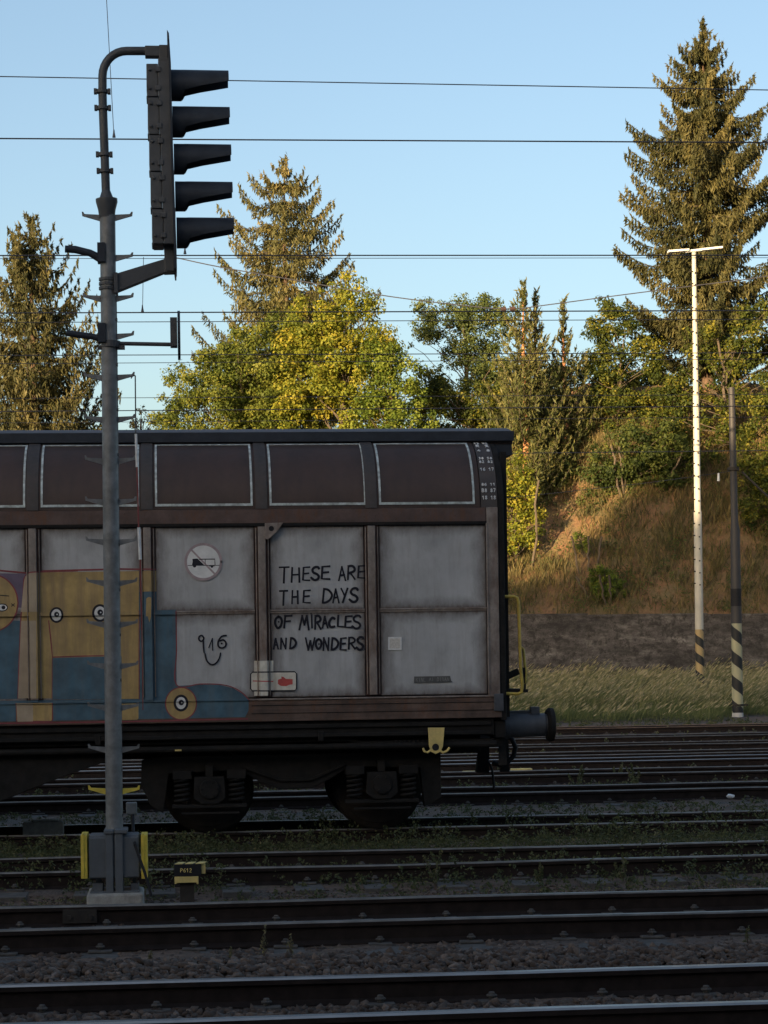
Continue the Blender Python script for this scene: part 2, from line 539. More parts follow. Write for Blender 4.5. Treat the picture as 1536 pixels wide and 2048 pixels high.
def ground_material():
    m, t, b = base_mat('yard_ground')
    n1 = noise(t, 1.3, 8, 0.7)
    n2 = noise(t, 14, 6, 0.7)
    n3 = noise(t, 55, 4, 0.7)
    dirt = ramp(t, n2, [(0.3, (0.042, 0.031, 0.025)), (0.55, (0.082, 0.062, 0.050)), (0.75, (0.125, 0.098, 0.078))])
    grav = ramp(t, n3, [(0.35, (0.020, 0.019, 0.019)), (0.55, (0.055, 0.052, 0.050)), (0.7, (0.12, 0.115, 0.11))])
    col = mixc(t, ramp(t, n1, [(0.42, 0.0), (0.6, 1.0)]), dirt, grav)
    moss = noise(t, 2.6, 6, 0.75, (0.5, 1.6, 1))
    col = mixc(t, ramp(t, moss, [(0.54, 0.0), (0.70, 0.6)]), col, (0.045, 0.052, 0.026))
    t.links.new(mixc(t, 1.0, col, (2.3, 2.1, 2.0), 'MULTIPLY'), b.inputs['Base Color'])
    b.inputs['Roughness'].default_value = 0.95
    b.inputs['Specular IOR Level'].default_value = 0.2
    bumped(t, b, n3, 0.8, 0.03)
    return m


def hill_material():
    m, t, b = base_mat('dry_hill_soil')
    n1 = noise(t, 0.9, 7, 0.7)
    n2 = noise(t, 9, 6, 0.7)
    c1 = ramp(t, n2, [(0.3, (0.115, 0.062, 0.031)), (0.7, (0.205, 0.108, 0.053))])
    c2 = ramp(t, n2, [(0.3, (0.075, 0.060, 0.028)), (0.7, (0.16, 0.12, 0.055))])
    col = mixc(t, ramp(t, n1, [(0.4, 0.0), (0.6, 1.0)]), c1, c2)
    t.links.new(mixc(t, 1.0, col, (1.55, 1.55, 1.55), 'MULTIPLY'), b.inputs['Base Color'])
    b.inputs['Roughness'].default_value = 0.95
    bumped(t, b, n2, 0.7, 0.15)
    return m


M['ground'] = ground_material()
M['hill'] = hill_material()
gx = np.concatenate([[-900, -500, -250, -120, -60, -30], np.arange(-14, 34.01, 0.2), [40, 65, 120, 250, 500, 900]])
gy = np.concatenate([[-900, -400, -150, -60, -20, -5, 0, 4], np.arange(8, 62, 0.17), np.arange(62, 95, 0.5), [100, 120, 250, 500, 900]])
tag(grid_obj('ground', gx, gy, ground_h, M['ground']), kind='structure')
hx = np.concatenate([[-160, -110, -70, -45], np.arange(-30, 60, 0.5), [75, 100, 130, 180]])
hy = np.concatenate([np.arange(WALL_Y + 0.05, 113, 0.4), [117, 122, 135, 155, 190, 260]])
tag(grid_obj('hill', hx, hy, hill_h, M['hill']), kind='structure')


def wall_material():
    m, t, b = base_mat('old_concrete_wall')
    n1 = noise(t, 0.8, 10, 0.85, (0.6, 1, 1.8))
    n2 = noise(t, 3.2, 10, 0.85)
    c = ramp(t, n1, [(0.38, (0.026, 0.023, 0.022)), (0.5, (0.064, 0.057, 0.054)), (0.60, (0.125, 0.114, 0.108)), (0.70, (0.25, 0.235, 0.225))])
    c = mixc(t, ramp(t, n2, [(0.48, 0.0), (0.58, 0.9)]), c, (0.022, 0.019, 0.018))
    t.links.new(mixc(t, 1.0, c, (1.5, 1.5, 1.5), 'MULTIPLY'), b.inputs['Base Color'])
    b.inputs['Roughness'].default_value = 0.95
    bumped(t, b, n2, 0.9, 0.08)
    return m


M['wall'] = wall_material()
mb = MB()
mb2 = MB()
xw = -50.0
k = 0
while xw < 80:                                  # cast bays with open joints, each standing a little differently
    w = 5.2
    off = 0.012 * math.sin(k * 2.3)
    top = 3.55 + 0.05 * math.sin(k * 1.7)
    mb.box(xw + 0.005, xw + w - 0.005, WALL_Y + off - 0.25, WALL_Y + 0.4, -0.6, top)
    mb2.box(xw + 0.005, xw + w - 0.005, WALL_Y + off - 0.28, WALL_Y + 0.42, top + 0.002, top + 0.12)
    xw += w; k += 1
wall = thing('retaining_wall', (10, WALL_Y, 0), 'long grey brown weathered concrete retaining wall below the grassy slope', 'wall')
mb.build('wall_face', M['wall'], wall)
mb2.build('coping', M['wall'], wall)

# unseen building, added and sized so that its shadow covers the yard
shade_bldg = thing('unseen_shade_building', (-40, -30, 0), 'long tall unseen building added behind the viewer to shade the yard', 'building')
BH = 20.9
s1 = MB(); s2 = MB(); s3 = MB()
s1.box(-190, 70, -42, -25.2, -0.3, BH - 0.3)
s2.prism([(-24.9, BH - 0.296), (-42.5, BH - 0.296), (-42.3, BH), (-24.9, BH)], -190.5, 70.5, axis='x')
s1.build('wall', M['concrete'], shade_bldg); s2.build('roof', M['recess'], shade_bldg); s3.box(-120, -118.6, -25.19, -25.13, 4.0, 6.2)
w0 = s3.build('window', M['lens'], shade_bldg)
for i in range(30):
    for zz in (0, 7.0):
        if i or zz: dup(w0, shade_bldg, dx=i * 6.0, dz=zz)

# ------------------------------------------------------------------ tracks
HEAD = [(-0.036, -0.012), (-0.030, 0.0), (0.030, 0.0), (0.036, -0.012), (0.035, -0.040), (0.010, -0.050), (0.009, -0.135),
        (0.070, -0.158), (0.070, -0.168), (-0.070, -0.168), (-0.070, -0.158), (-0.009, -0.135), (-0.010, -0.050), (-0.035, -0.040)]


def rail_mb(Y, x0=-140.0, x1=160.0, z=0.0, sag=0.0):
    n = len(HEAD)
    xs = np.concatenate([[x0, -40], np.arange(-16, 24.1, 2.0), [50, x1]])
    r = MB()
    vs = []
    for x in xs:
        w = 0.004 * math.sin(x * 1.9 + Y) + sag * math.sin(x * 0.8 + Y * 3)
        for a, b in HEAD:
            vs.append((x, Y + a + 0.3 * w, z + b + w))
    fs, mi = [], []
    for i in range(len(xs) - 1):
        for k in range(n):
            fs.append((i * n + k, i * n + (k + 1) % n, (i + 1) * n + (k + 1) % n, (i + 1) * n + k))
            mi.append(1 if k in (0, 1, 2) else 0)
    o = len(r.v)
    r.v = vs; r.f = [list(f) for f in fs]; r.mi = mi
    r.f.append(list(range(n))); r.mi.append(0)
    r.f.append(list(reversed(range((len(xs) - 1) * n, len(xs) * n)))); r.mi.append(0)
    return r


def track(rails, label, sx, spacing, y0, y1, top, smat='sleeper', dull=0.0, clips=True, sdepth=0.16, group='railway tracks across the yard'):
    yc = (y0 + y1) / 2
    t = thing('railway_track', (0, yc, 0), label, 'track', group)
    for Y, sz in rails:
        rail_mb(Y, z=sz, sag=dull * 0.006).build('rail', [M['rail_side'], M['rail_dull' if Y == 5.53 else top]], t)
    s = MB()
    s.box(-0.13, 0.13, y0, y1, -0.17 - sdepth, -0.171)
    if clips:
        for Y, sz in rails:
            for d in (-0.10, 0.10):
                s.box(-0.085, 0.085, Y + d - 0.03 if d > 0 else Y + d - 0.06, Y + d + 0.06 if d > 0 else Y + d + 0.03, -0.170, -0.150)
                s.tube([(0, Y + d, -0.15), (0, Y + d, -0.105)], 0.022, 6)
                s.tube([(0, Y + d, -0.135), (0, Y + d, -0.12)], 0.036, 6)
    first = s.build('sleeper', M[smat], t, bevel=0.008)
    first.location.x = sx[0]
    x = sx[0] + spacing
    while x < sx[1]:
        dup(first, t, dx=x - sx[0] + random.uniform(-0.02, 0.02)); x += spacing
    return t


trk_near = track([(11.5, 0), (12.9, 0)], 'nearest track, its shiny rails in front of the grey ballast strip', (-4.05, 8.0), 0.652, 10.85, 13.55, 'rail_top')
trk_two = track([(15.62, 0), (17.07, 0)], 'second track from the viewer, beyond the grey ballast and before the signal foot', (-5.10, 9.0), 0.652, 15.03, 17.66, 'rail_dull')
fp = MB()
fp.box(4.0, 4.6, 12.9 - 0.036, 12.9 - 0.012, -0.135, -0.048)
for d in (-0.2, -0.07, 0.07, 0.2):
    fp.tube([(4.3 + d, 12.9 - 0.036, -0.09), (4.3 + d, 12.9 - 0.056, -0.09)], 0.017, 6)
fp.build('fishplate', M['rail_side'], trk_near)
xf = at(160, 1835, 17.07).x
fp = MB().box(xf - 0.13, xf + 0.13, 17.07 - 0.050, 17.07 - 0.012, -0.135, -0.03)
for d in (-0.08, 0.08):
    fp.tube([(xf + d, 17.07 - 0.05, -0.09), (xf + d, 17.07 - 0.07, -0.09)], 0.02, 6)
fp.build('fishplate', M['iron'], trk_two)
track([(20.0, -0.01), (21.4, 0)], 'weedy siding track just in front of the freight wagon', (-6, 12), 0.65, 19.4, 22.0, 'rail_dull', 'sleeper', 0.6)
trk_w = track([(24.15, 0), (25.6, 0)], 'overgrown track that carries the freight wagon', (-9, 14), 0.65, 23.5, 26.2, 'rail_dull', 'sleeper', 0.4)
track([(30.1, 0), (31.5, 0)], 'first track beyond the wagon, with pale stones between its rails', (-9, 16), 0.65, 29.5, 32.1, 'rail_dull', 'sleeper', 0.3)
track([(34.5, 0), (35.9, 0)], 'track with yellow blocks beside its far rail, behind the wagon', (-9, 18), 0.65, 33.9, 36.5, 'rail_dull', 'sleeper', 0.3)
track([(38.6, 0), (39.95, 0)], 'shiny track low behind the wagon coupling', (-9, 20), 0.65, 38.1, 40.4, 'rail_top', 'sleeper', 0.3)
track([(41.2, 0), (42.6, 0)], 'shiny track next to the one low behind the wagon coupling, on its far side', (-9, 20), 0.65, 40.7, 43.1, 'rail_dull', 'sleeper', 0.3)
track([(45.4, 0), (46.7, 0)], 'dull track level with the lower rim of the buffer head', (-9, 22), 0.65, 44.8, 47.3, 'rail_dull', 'sleeper', 0.3)
track([(50.0, 0), (51.3, 0)], 'rusty track level with the buffer, second from the tall grass', (-9, 24), 0.65, 49.4, 51.9, 'rail_dull', 'sleeper', 0.3)
track([(56.5, 0), (57.9, 0)], 'farthest rusty track, at the foot of the tall grass', (-9, 27), 0.65, 55.9, 58.5, 'rail_rust', 'sleeper', 0.3)

# ------------------------------------------------------------------ the freight wagon
YS = 23.45                                     # plane of its side sheets


def wx(px): return at(px, 1230, YS).x
def wz(py, px=640): return at(px, py, YS).z


WX1 = wx(1004)                                 # right end
RIBX = [wx(745), wx(526), wx(297), wx(68)]
BAY = (RIBX[0] - RIBX[3]) / 3
NB = 18
while len(RIBX) < NB - 1:
    RIBX.append(RIBX[-1] - BAY)
WX0 = RIBX[-1] - BAY - 0.18
Z_SILL0, Z_SILL1 = wz(1441), wz(1393)
Z_P1 = wz(1049)
Z_B1 = wz(1017)                                # top of the brown beam = spring of the curved side
Z_MID = wz(1222)
YC = 24.87                                     # centre line of the wagon
Z_TOP = at(760, 888, YS + 0.8).z


def prof(s):
    """curved upper side, s = 0 at the beam, 1 at the roof edge -> (y, z)"""
    a = s * PI / 2 * 0.94
    return YS + 0.84 * (1 - math.cos(a)), Z_B1 + (Z_TOP - Z_B1) * math.sin(a) / math.sin(PI / 2 * 0.94)


wag = thing('freight_wagon', ((WX0 + WX1) / 2, YC, 0), 'long weathered freight wagon with pale grey painted-over sides and curved brown roof edge', 'wagon')

pl = [(YS + 0.05, Z_SILL0)] + [(YS + 0.05, Z_B1)] + [(prof(i / 8)[0] + 0.05, prof(i / 8)[1] - 0.02) for i in range(1, 9)]
pr = [(2 * YC - a, b) for a, b in reversed(pl)]
MB().prism(pl + pr, WX0 + 0.02, WX1 - 0.03, axis='x').build('body_shell', M['shell'], wag)
# end walls with a flange following the curve
for xa, xb in ((WX1 - 0.03, WX1 + 0.035), (WX0 - 0.04, WX0 + 0.02)):
    pe = [(YS - 0.01, Z_SILL0 - 0.03), (YS - 0.01, Z_B1)] + [(prof(i / 8)[0] - 0.01, prof(i / 8)[1]) for i in range(1, 9)]
    e = MB().prism(pe + [(2 * YC - a, b) for a, b in reversed(pe)], xa, xb, axis='x')
    e.build('end_wall', M['frame'], wag, bevel=0.01)
ep = MB()
for yy in (YS + 0.25, YS + 1.1, YS + 1.8, YS + 2.6):
    ep.box(WX1 + 0.036, WX1 + 0.10, yy - 0.05, yy + 0.05, Z_SILL0, Z_TOP - 0.15)
ep.build('end_post', M['frame'], wag)

# roof: shallow cap with a gutter edge
zr0 = at(760, 893, prof(1)[0] - 0.12).z
XR = at(1026, 880, prof(1)[0] - 0.12).x
cap = []
for i in range(13):
    a = i / 12
    y = prof(1)[0] - 0.10 + (2 * (YC - prof(1)[0]) + 0.20) * a
    cap.append((y, zr0 + 0.165 + 0.10 * math.sin(PI * a)))
rf = MB().prism([(prof(1)[0] - 0.10, zr0 + 0.02), (prof(1)[0] - 0.12, zr0 + 0.165)] + cap + [(2 * YC - prof(1)[0] + 0.12, zr0 + 0.165), (2 * YC - prof(1)[0] + 0.10, zr0 + 0.02)], WX0 - 0.1, XR, axis='x')
roof = rf.build('roof', M['shell'], wag, bevel=0.01)
g = MB().box(WX0 - 0.1, XR + 0.005, prof(1)[0] - 0.16, prof(1)[0] - 0.121, zr0 + 0.055, zr0 + 0.16)
g.box(WX1 + 0.04, XR - 0.01, prof(1)[0] - 0.1, prof(1)[0] + 0.25, zr0 - 0.10, zr0 + 0.018)
g.build('gutter', M['hood'], roof)


# curved upper panels with a painted outline
def curved_sheet(x0, x1, s0, s1, off, n=10, thick=0.012):
    m = MB(); vs = []
    for i in range(n + 1):
        s = s0 + (s1 - s0) * i / n
        y, z = prof(s)
        a = s * PI / 2 * 0.94
        ny, nz = -math.cos(a), math.sin(a)
        for x in (x0, x1):
            vs.append((x, y + ny * off, z + nz * off))
        for x in (x0, x1):
            vs.append((x, y + ny * (off - thick), z + nz * (off - thick)))
    fs = []
    for i in range(n):
        a, b = 4 * i, 4 * (i + 1)
        fs += [(a, a + 1, b + 1, b), (a + 2, b + 2, b + 3, a + 3), (a, b, b + 2, a + 2), (a + 1, a + 3, b + 3, b + 1)]
    fs += [(0, 2, 3, 1), (4 * n, 4 * n + 1, 4 * n + 3, 4 * n + 2)]
    return m.add(vs, fs)


bw = BAY
first_panel = None
x0, x1 = RIBX[0] + 0.065, RIBX[0] + BAY - 0.02
S0, S1 = 0.03, 0.90
pan = curved_sheet(x0, x1, 0.0, 1.0, 0.012).build('roof_panel', M['roof_sheet'], wag, smooth=True)
bo = MB()
w = 0.022
for mm in (curved_sheet(x0 + 0.022, x0 + 0.022 + w, S0, S1 - 0.04, 0.018, thick=0.008), curved_sheet(x1 - 0.055 - w, x1 - 0.055, S0, S1 - 0.04, 0.018, thick=0.008),
           curved_sheet(x0 + 0.022 + w, x1 - 0.055 - w, S0, S0 + 0.022, 0.018, 1, 0.008), curved_sheet(x0 + 0.022 + w, x1 - 0.055 - w, S1 - 0.062, S1 - 0.04, 0.018, 1, 0.008)):
    bo.add(mm.v, mm.f)
bord = bo.build('painted_border', M['white_line'], pan)
crib = curved_sheet(RIBX[0] - 0.062, RIBX[0] + 0.062, 0.0, 1.0, 0.028, thick=0.03).build('roof_rib', M['roof_rib'], wag, smooth=True)
for i in range(1, NB):
    dx = (RIBX[i] if i < len(RIBX) else RIBX[-1] - BAY) - RIBX[0]
    p = dup(pan, wag, dx); dup(bord, p)
    if i < NB - 1:
        dup(crib, wag, dx)

# corner column with the stencilled rows
cc = curved_sheet(x1 + 0.012, WX1 - 0.035, 0.0, 1.0, 0.006).build('corner_panel', M['roof_rib'], wag, smooth=True)
cp = MB().box(wx(975), WX1 - 0.035, YS - 0.03, YS + 0.04, Z_SILL0 + 0.10, Z_B1 - 0.002)
cp.box(wx(973), wx(977), YS - 0.045, YS - 0.031, Z_SILL1, Z_P1)
cp.build('corner_post', M['rib'], wag, bevel=0.006)

MB().box(WX0 + 0.05, wx(975) - 0.003, YS - 0.022, YS + 0.04, Z_P1, Z_B1 - 0.004).build('waist_beam', M['beam'], wag, bevel=0.008)
MB().box(WX0 + 0.05, wx(975) - 0.003, YS - 0.035, YS - 0.0225, Z_P1 - 0.012, Z_P1 + 0.02).build('door_rail', M['frame'], wag)
for zz in (0.33, 0.66):
    z_ = Z_SILL0 + (Z_SILL1 - Z_SILL0) * zz
    MB().box(wx(500), wx(984), YS - 0.0385, YS - 0.0352, z_ - 0.004, z_ + 0.004).build('plank_joint', M['frame'], wag)
sill = MB().box(WX0 + 0.02, wx(1000), YS - 0.035, YS + 0.04, Z_SILL0, Z_SILL1 - 0.012).build('sill', M['sill'], wag, bevel=0.006)
MB().box(WX0 + 0.02, wx(985), YS - 0.05, YS - 0.036, Z_SILL1 - 0.030, Z_SILL1 - 0.012).build('sill_lip', M['rib'], wag, bevel=0.004)
MB().box(wx(984), wx(1003), YS - 0.06, YS - 0.037, wz(1428), wz(1393)).build('corner_bracket', M['buffer'], wag, bevel=0.006)

# flat lower panels, mid rail, upright ribs
px0, px1 = RIBX[0] + 0.085, wx(973)
lo = MB().box(px0, px1, YS, YS + 0.05, Z_SILL1, Z_MID - 0.02).build('side_panel', M['sheet'], wag, bevel=0.008)
hi = MB().box(px0, px1, YS, YS + 0.05, Z_MID + 0.02, Z_P1 - 0.015).build('side_panel', M['sheet'], wag, bevel=0.008)
mr = MB().box(px0 - 0.01, px1, YS - 0.012, YS + 0.03, Z_MID - 0.018, Z_MID + 0.018)
mr.tube([(px0 - 0.01, YS - 0.012, Z_MID + 0.010), (px1, YS - 0.012, Z_MID + 0.010)], 0.011, 8)
mid = mr.build('mid_rail', M['rib'], wag)
RB = MB().box(RIBX[0] - 0.076, RIBX[0] + 0.076, YS - 0.010, YS + 0.05, Z_SILL1 + 0.004, Z_P1 - 0.015)
rbase = RB.build('rib_channel', M['recess'], wag, bevel=0.004)
rp = MB().box(RIBX[0] - 0.044, RIBX[0] + 0.036, YS - 0.062, YS - 0.0105, Z_SILL1 + 0.01, Z_P1 - 0.02)
rp.box(RIBX[0] - 0.071, RIBX[0] - 0.059, YS - 0.03, YS - 0.0105, Z_SILL1 + 0.02, Z_P1 - 0.03)
rp.box(RIBX[0] + 0.058, RIBX[0] + 0.070, YS - 0.03, YS - 0.0105, Z_SILL1 + 0.02, Z_P1 - 0.03)
rpost = rp.build('side_rib', M['rib'], wag, bevel=0.008)
PX_LO = px1 - px0
for i in range(1, NB):
    dx = (RIBX[i] if i < len(RIBX) else RIBX[-1] - BAY) - RIBX[0]
    nxt = RIBX[i - 1] - (RIBX[i] if i < len(RIBX) else RIBX[-1] - BAY)
    for src in (lo, hi, mid):
        c = dup(src, wag, dx)
        c.scale.x = (nxt - 0.17) / PX_LO
        c.location.x = (px0 + dx) - c.scale.x * px0 + (ORG['freight_wagon'].x) * (c.scale.x - 1)
    if i < NB - 1:
        dup(rbase, wag, dx); dup(rpost, wag, dx)

# lifting eye plate at the top of the second bay
le = MB()
def P(px, py): q = at(px, py, YS); return (q.x, q.z)
le.prism([P(529, 1047), P(566, 1046), P(552, 1066), P(535, 1080), P(529, 1078)][::-1], YS - 0.075, YS - 0.063)
eye = le.build('lashing_plate', M['rib'], wag, bevel=0.004)
cx_, cz_ = P(542, 1058)
MB().tube([(cx_, YS - 0.079, cz_), (cx_, YS - 0.0755, cz_)], 0.028, 14).build('hole', M['black'], eye)

# underframe
uf = MB()
uf.box(WX0 + 0.05, WX1 - 0.10, YS + 0.02, YS + 0.25, wz(1476), Z_SILL0 - 0.003)
uf.box(WX0 + 0.05, WX1 - 0.14, YS - 0.01, YS + 0.018, wz(1456), wz(1448))
uf.box(WX0 + 0.05, WX1 - 0.14, YS - 0.02, YS + 0.017, wz(1474), wz(1467))
uf.box(WX0 + 0.05, WX1 - 0.10, YC - 0.3, YC + 0.3, wz(1520), Z_SILL0 - 0.004)
uf.box(WX0 + 0.05, WX1 - 0.10, 2 * YC - YS - 0.25, 2 * YC - YS - 0.02, wz(1476), Z_SILL0 - 0.003)
for i in range(34):
    x = WX0 + 0.4 + i * 0.66
    if x < WX1 - 0.3:
        uf.box(x, x + 0.07, YS + 0.26, 2 * YC - YS - 0.26, wz(1480), Z_SILL0 - 0.006)
uf.box(WX1 - 0.09, WX1 + 0.03, YS + 0.05, 2 * YC - YS - 0.05, wz(1482), Z_SILL0 - 0.035)
for px in (638, 640 - 448):
    x = wx(px)
    uf.box(x - 0.03, x + 0.03, YS - 0.03, YS + 0.01, wz(1482), wz(1462))
uf.build('underframe', M['frame'], wag, bevel=0.006)
bp_ = MB()
bp_.tube([(WX0 + 0.4, YS + 0.05, wz(1494)), (wx(990), YS + 0.05, wz(1494))], 0.036, 10)
bp_.tube([(WX0 + 0.4, YS + 0.09, wz(1481)), (wx(690), YS + 0.09, wz(1481)), (wx(720), YS + 0.08, wz(1488)), (wx(985), YS + 0.08, wz(1487))], 0.022, 8)
for px in range(790, 850, 9):
    bp_.ball((wx(px), YS + 0.05, wz(1487)), 0.022, 8)
bp_.build('brake_pipe', M['frame'], wag)
MB().box(wx(346), wx(359), YS - 0.006, YS + 0.03, wz(1497), wz(1494)).build('yellow_tab', M['pale_yellow'], wag)
# deep middle of the underframe, left of the bogie, tapering up to it
be = MB().prism([(wx(276), wz(1494)), (wx(-20), wz(1494)), (wx(-620), wz(1494)), (WX0 + 4.6, wz(1494)), (WX0 + 6.0, wz(1592)), (wx(-330), wz(1600)), (wx(-20), wz(1597)), (wx(120), wz(1545))], YC - 1.28, YC + 1.1)
be.build('centre_girder', M['frame'], wag, bevel=0.01)

# yellow towing plate
tp = MB()
q = [P(855, 1455), P(888, 1455), P(885, 1492), P(880, 1503), P(870, 1508), P(861, 1503), P(857, 1492)]
tp.prism(q[::-1], YS - 0.052, YS - 0.034)
def hook(a): return [(at(x, y, YS - 0.043).x, YS - 0.043, at(x, y, YS - 0.043).z) for x, y in a]
tp.tube(hook([(862, 1500), (855, 1505), (849, 1503), (846, 1496)]), 0.013, 8)
tp.tube(hook([(878, 1500), (886, 1505), (894, 1502), (899, 1495)]), 0.013, 8)
tow = tp.build('towing_plate', M['pale_yellow'], wag, bevel=0.003)
cx_, cz_ = P(870, 1494)
MB().tube([(cx_, YS - 0.056, cz_), (cx_, YS - 0.0525, cz_)], 0.038, 16).build('hole', M['black'], tow)

# buffers (the near one shows)
for k, yb in enumerate((YC - 0.875, YC + 0.875)):
    f = lambda px, py: at(px, py, yb)
    zc = f(1058, 1450).z
    bu = MB()
    xa, xb, xc = f(1012, 1450).x, f(1092, 1450).x, f(1100, 1450).x
    bu.tube([(WX1 - 0.05, yb, zc), (xa + 0.02, yb, zc)], [0.15, 0.15], 22)
    bu.tube([(xa + 0.02, yb, zc), (xa + 0.05, yb, zc), (xb - 0.02, yb, zc), (xb - 0.01, yb, zc), (xb + 0.01, yb, zc)], [0.142, 0.135, 0.128, 0.118, 0.118], 22)
    bu.box(f(1040, 0).x, f(1057, 0).x, yb - 0.06, yb + 0.06, zc + 0.12, zc + 0.20)
    bu.bar((WX1 + 0.03, yb, zc + 0.14), (f(1040, 0).x, yb, zc + 0.15), 0.05, 0.03)
    bo_ = bu.build('buffer', M['buffer'], wag, smooth=True)
    hd = MB()
    hd.tube([(xb + 0.005, yb, zc), (xc - 0.01, yb, zc), (xc + 0.035, yb, zc), (xc + 0.045, yb, zc)], [0.165, 0.19, 0.182, 0.15], 26)
    hd.build('buffer_head', M['frame'], bo_, smooth=True)

# handrails, coupling and hoses at the end
def pl3(pts, y): return [tuple(at(a, b, y)) for a, b in pts]
MB().tube(pl3([(1006, 1193), (1028, 1193), (1035, 1196), (1037, 1204), (1041, 1330), (1045, 1372), (1043, 1384), (1036, 1388), (1010, 1387)], YS + 0.1), 0.017, 10).build('handrail', M['rail_yellow'], wag, smooth=True)
MB().tube(pl3([(1037, 1297), (1043, 1295), (1047, 1299), (1051, 1345), (1050, 1366), (1044, 1372)], YS + 0.75), 0.016, 10).build('handrail', M['rail_yellow'], wag, smooth=True)
MB().bar(at(1004, 1358, YS + 0.3), at(1037, 1342, YS + 0.3), 0.06, 0.07).build('step_brace', M['frame'], wag)
br = MB().bar(at(1004, 1380, YS + 0.5), at(1046, 1381, YS + 0.5), 0.7, 0.035)
br.bar(at(1048, 1335, YS + 0.75), at(1049, 1384, YS + 0.75), 0.03, 0.03)
br.build('shunter_step', M['frame'], wag)
cpn = MB()
cpn.box(wx(985), wx(1003), YS + 0.1, YS + 0.3, wz(1500), wz(1462))
cpn.bar(at(985, 1464, YS + 0.2), at(1012, 1462, YS + 0.2), 0.05, 0.05)
cpn.bar(at(1003, 1455, YS + 0.2), at(1006, 1530, YS + 0.2), 0.04, 0.06, w1=0.05, h1=0.09)
cpn.build('end_bracket', M['frame'], wag)
MB().bar(at(968, 1490, YC - 0.2), at(964, 1545, YC - 0.2), 0.10, 0.11, w1=0.16, h1=0.14).build('coupling_weight', M['frame'], wag)
MB().bar(at(1007, 1470, YC), at(1009, 1543, YC), 0.10, 0.10).build('coupling', M['frame'], wag)
MB().tube(pl3([(1010, 1470), (1024, 1478), (1031, 1495), (1027, 1512), (1016, 1524), (1000, 1530), (985, 1524)], YC - 0.35), 0.028, 10).build('brake_hose', M['black'], wag, smooth=True)
MB().tube(pl3([(975, 1520), (984, 1538), (987, 1560), (988, 1578)], YC - 0.35), 0.014, 8).build('release_chain', M['black'], wag, smooth=True)

# bogies
def bogie_parts(x_off, first):
    Yb = 23.85
    def bx(px): return at(px, 1560, Yb).x + x_off
    def bz(py): return at(590, py, Yb).z
    bg_ = MB()
    side = [(bx(284), bz(1514)), (bx(330), bz(1509)), (bx(830), bz(1508)), (bx(880), bz(1512)), (bx(880), bz(1600)), (bx(846), bz(1618)), (bx(838), bz(1540)),
            (bx(700), bz(1534)), (bx(656), bz(1560)), (bx(622), bz(1576)), (bx(560), bz(1577)), (bx(520), bz(1562)), (bx(478), bz(1537)), (bx(338), bz(1542)), (bx(326), bz(1620)), (bx(300), bz(1604)), (bx(282), bz(1560))]
    for yy in (Yb - 0.10, 2 * YC - Yb - 0.02):
        bg_.prism(side, yy, yy + 0.12)
    bg_.box(bx(545), bx(640), Yb + 0.02, 2 * YC - Yb, bz(1560), bz(1512))
    bg_.prism([(bx(490), bz(1536)), (bx(560), bz(1562)), (bx(622), bz(1561)), (bx(690), bz(1532)), (bx(690), bz(1527)), (bx(622), bz(1554)), (bx(560), bz(1555)), (bx(490), bz(1530))][::-1], Yb - 0.13, Yb - 0.103)
    b = bg_.build('bogie', M['frame'], wag, bevel=0.008)
    for pxc, pyc in ((418, 1572), (760, 1569)):
        xc, zc = bx(pxc), bz(pyc)
        r = zc - 0.0
        ab = MB()
        ab.prism([(xc - 0.16, zc + 0.13), (xc - 0.17, zc - 0.10), (xc - 0.09, zc - 0.16), (xc + 0.09, zc - 0.16), (xc + 0.17, zc - 0.10), (xc + 0.16, zc + 0.13)], Yb - 0.24, Yb - 0.08)
        ab.tube([(xc, Yb - 0.27, zc), (xc, Yb - 0.2, zc)], 0.105, 20)
        for k in range(6):
            a = k * PI / 3
            ab.tube([(xc + 0.08 * math.cos(a), Yb - 0.285, zc + 0.08 * math.sin(a)), (xc + 0.08 * math.cos(a), Yb - 0.26, zc + 0.08 * math.sin(a))], 0.012, 6)
        ab.box(xc - 0.04, xc + 0.04, Yb - 0.2, Yb - 0.13, zc + 0.13, zc + 0.25)
        ab.box(xc - 0.40, xc + 0.40, Yb - 0.22, Yb - 0.1, zc - 0.205, zc - 0.165)
        ab.box(xc - 0.30, xc + 0.32, Yb - 0.2, Yb - 0.17, zc - 0.275, zc - 0.25)
        ab.build('axle_box', M['frame'], b, bevel=0.006)
        for d in (-0.29, 0.29):
            sp = MB()
            for rr, y_ in ((0.075, Yb - 0.15),):
                pts = [(xc + d + rr * math.cos(u), y_ + rr * math.sin(u), zc - 0.155 + 0.265 * u / (2 * PI * 5)) for u in np.linspace(0, 2 * PI * 5, 70)]
                sp.tube(pts, 0.017, 6)
            sp.box(xc + d - 0.1, xc + d + 0.1, Yb - 0.24, Yb - 0.06, zc + 0.11, zc + 0.20)
            sp.build('spring', M['frame'], b)
        for yr, sgn in ((24.15, 1), (25.6, -1)):
            wh = MB()
            wh.tube([(xc, yr - 0.072 * sgn, 0.465), (xc, yr - 0.066 * sgn, 0.465), (xc, yr + 0.03 * sgn, 0.465), (xc, yr + 0.036 * sgn, 0.465), (xc, yr + 0.07 * sgn, 0.465)], [0.452, 0.463, 0.465, 0.495, 0.493], 56)
            wh.tube([(xc, yr - 0.08 * sgn, 0.465), (xc, yr - 0.073 * sgn, 0.465)], [0.40, 0.405], 40)
            wh.tube([(xc, yr - 0.12 * sgn, 0.465), (xc, yr - 0.07 * sgn, 0.465)], [0.10, 0.13], 24)
            wh.build('wheel', M['wheel'], b, smooth=True)
        MB().tube([(xc, 24.0, 0.465), (xc, 25.8, 0.465)], 0.085, 16).build('axle', M['frame'], b, smooth=True)
    return b


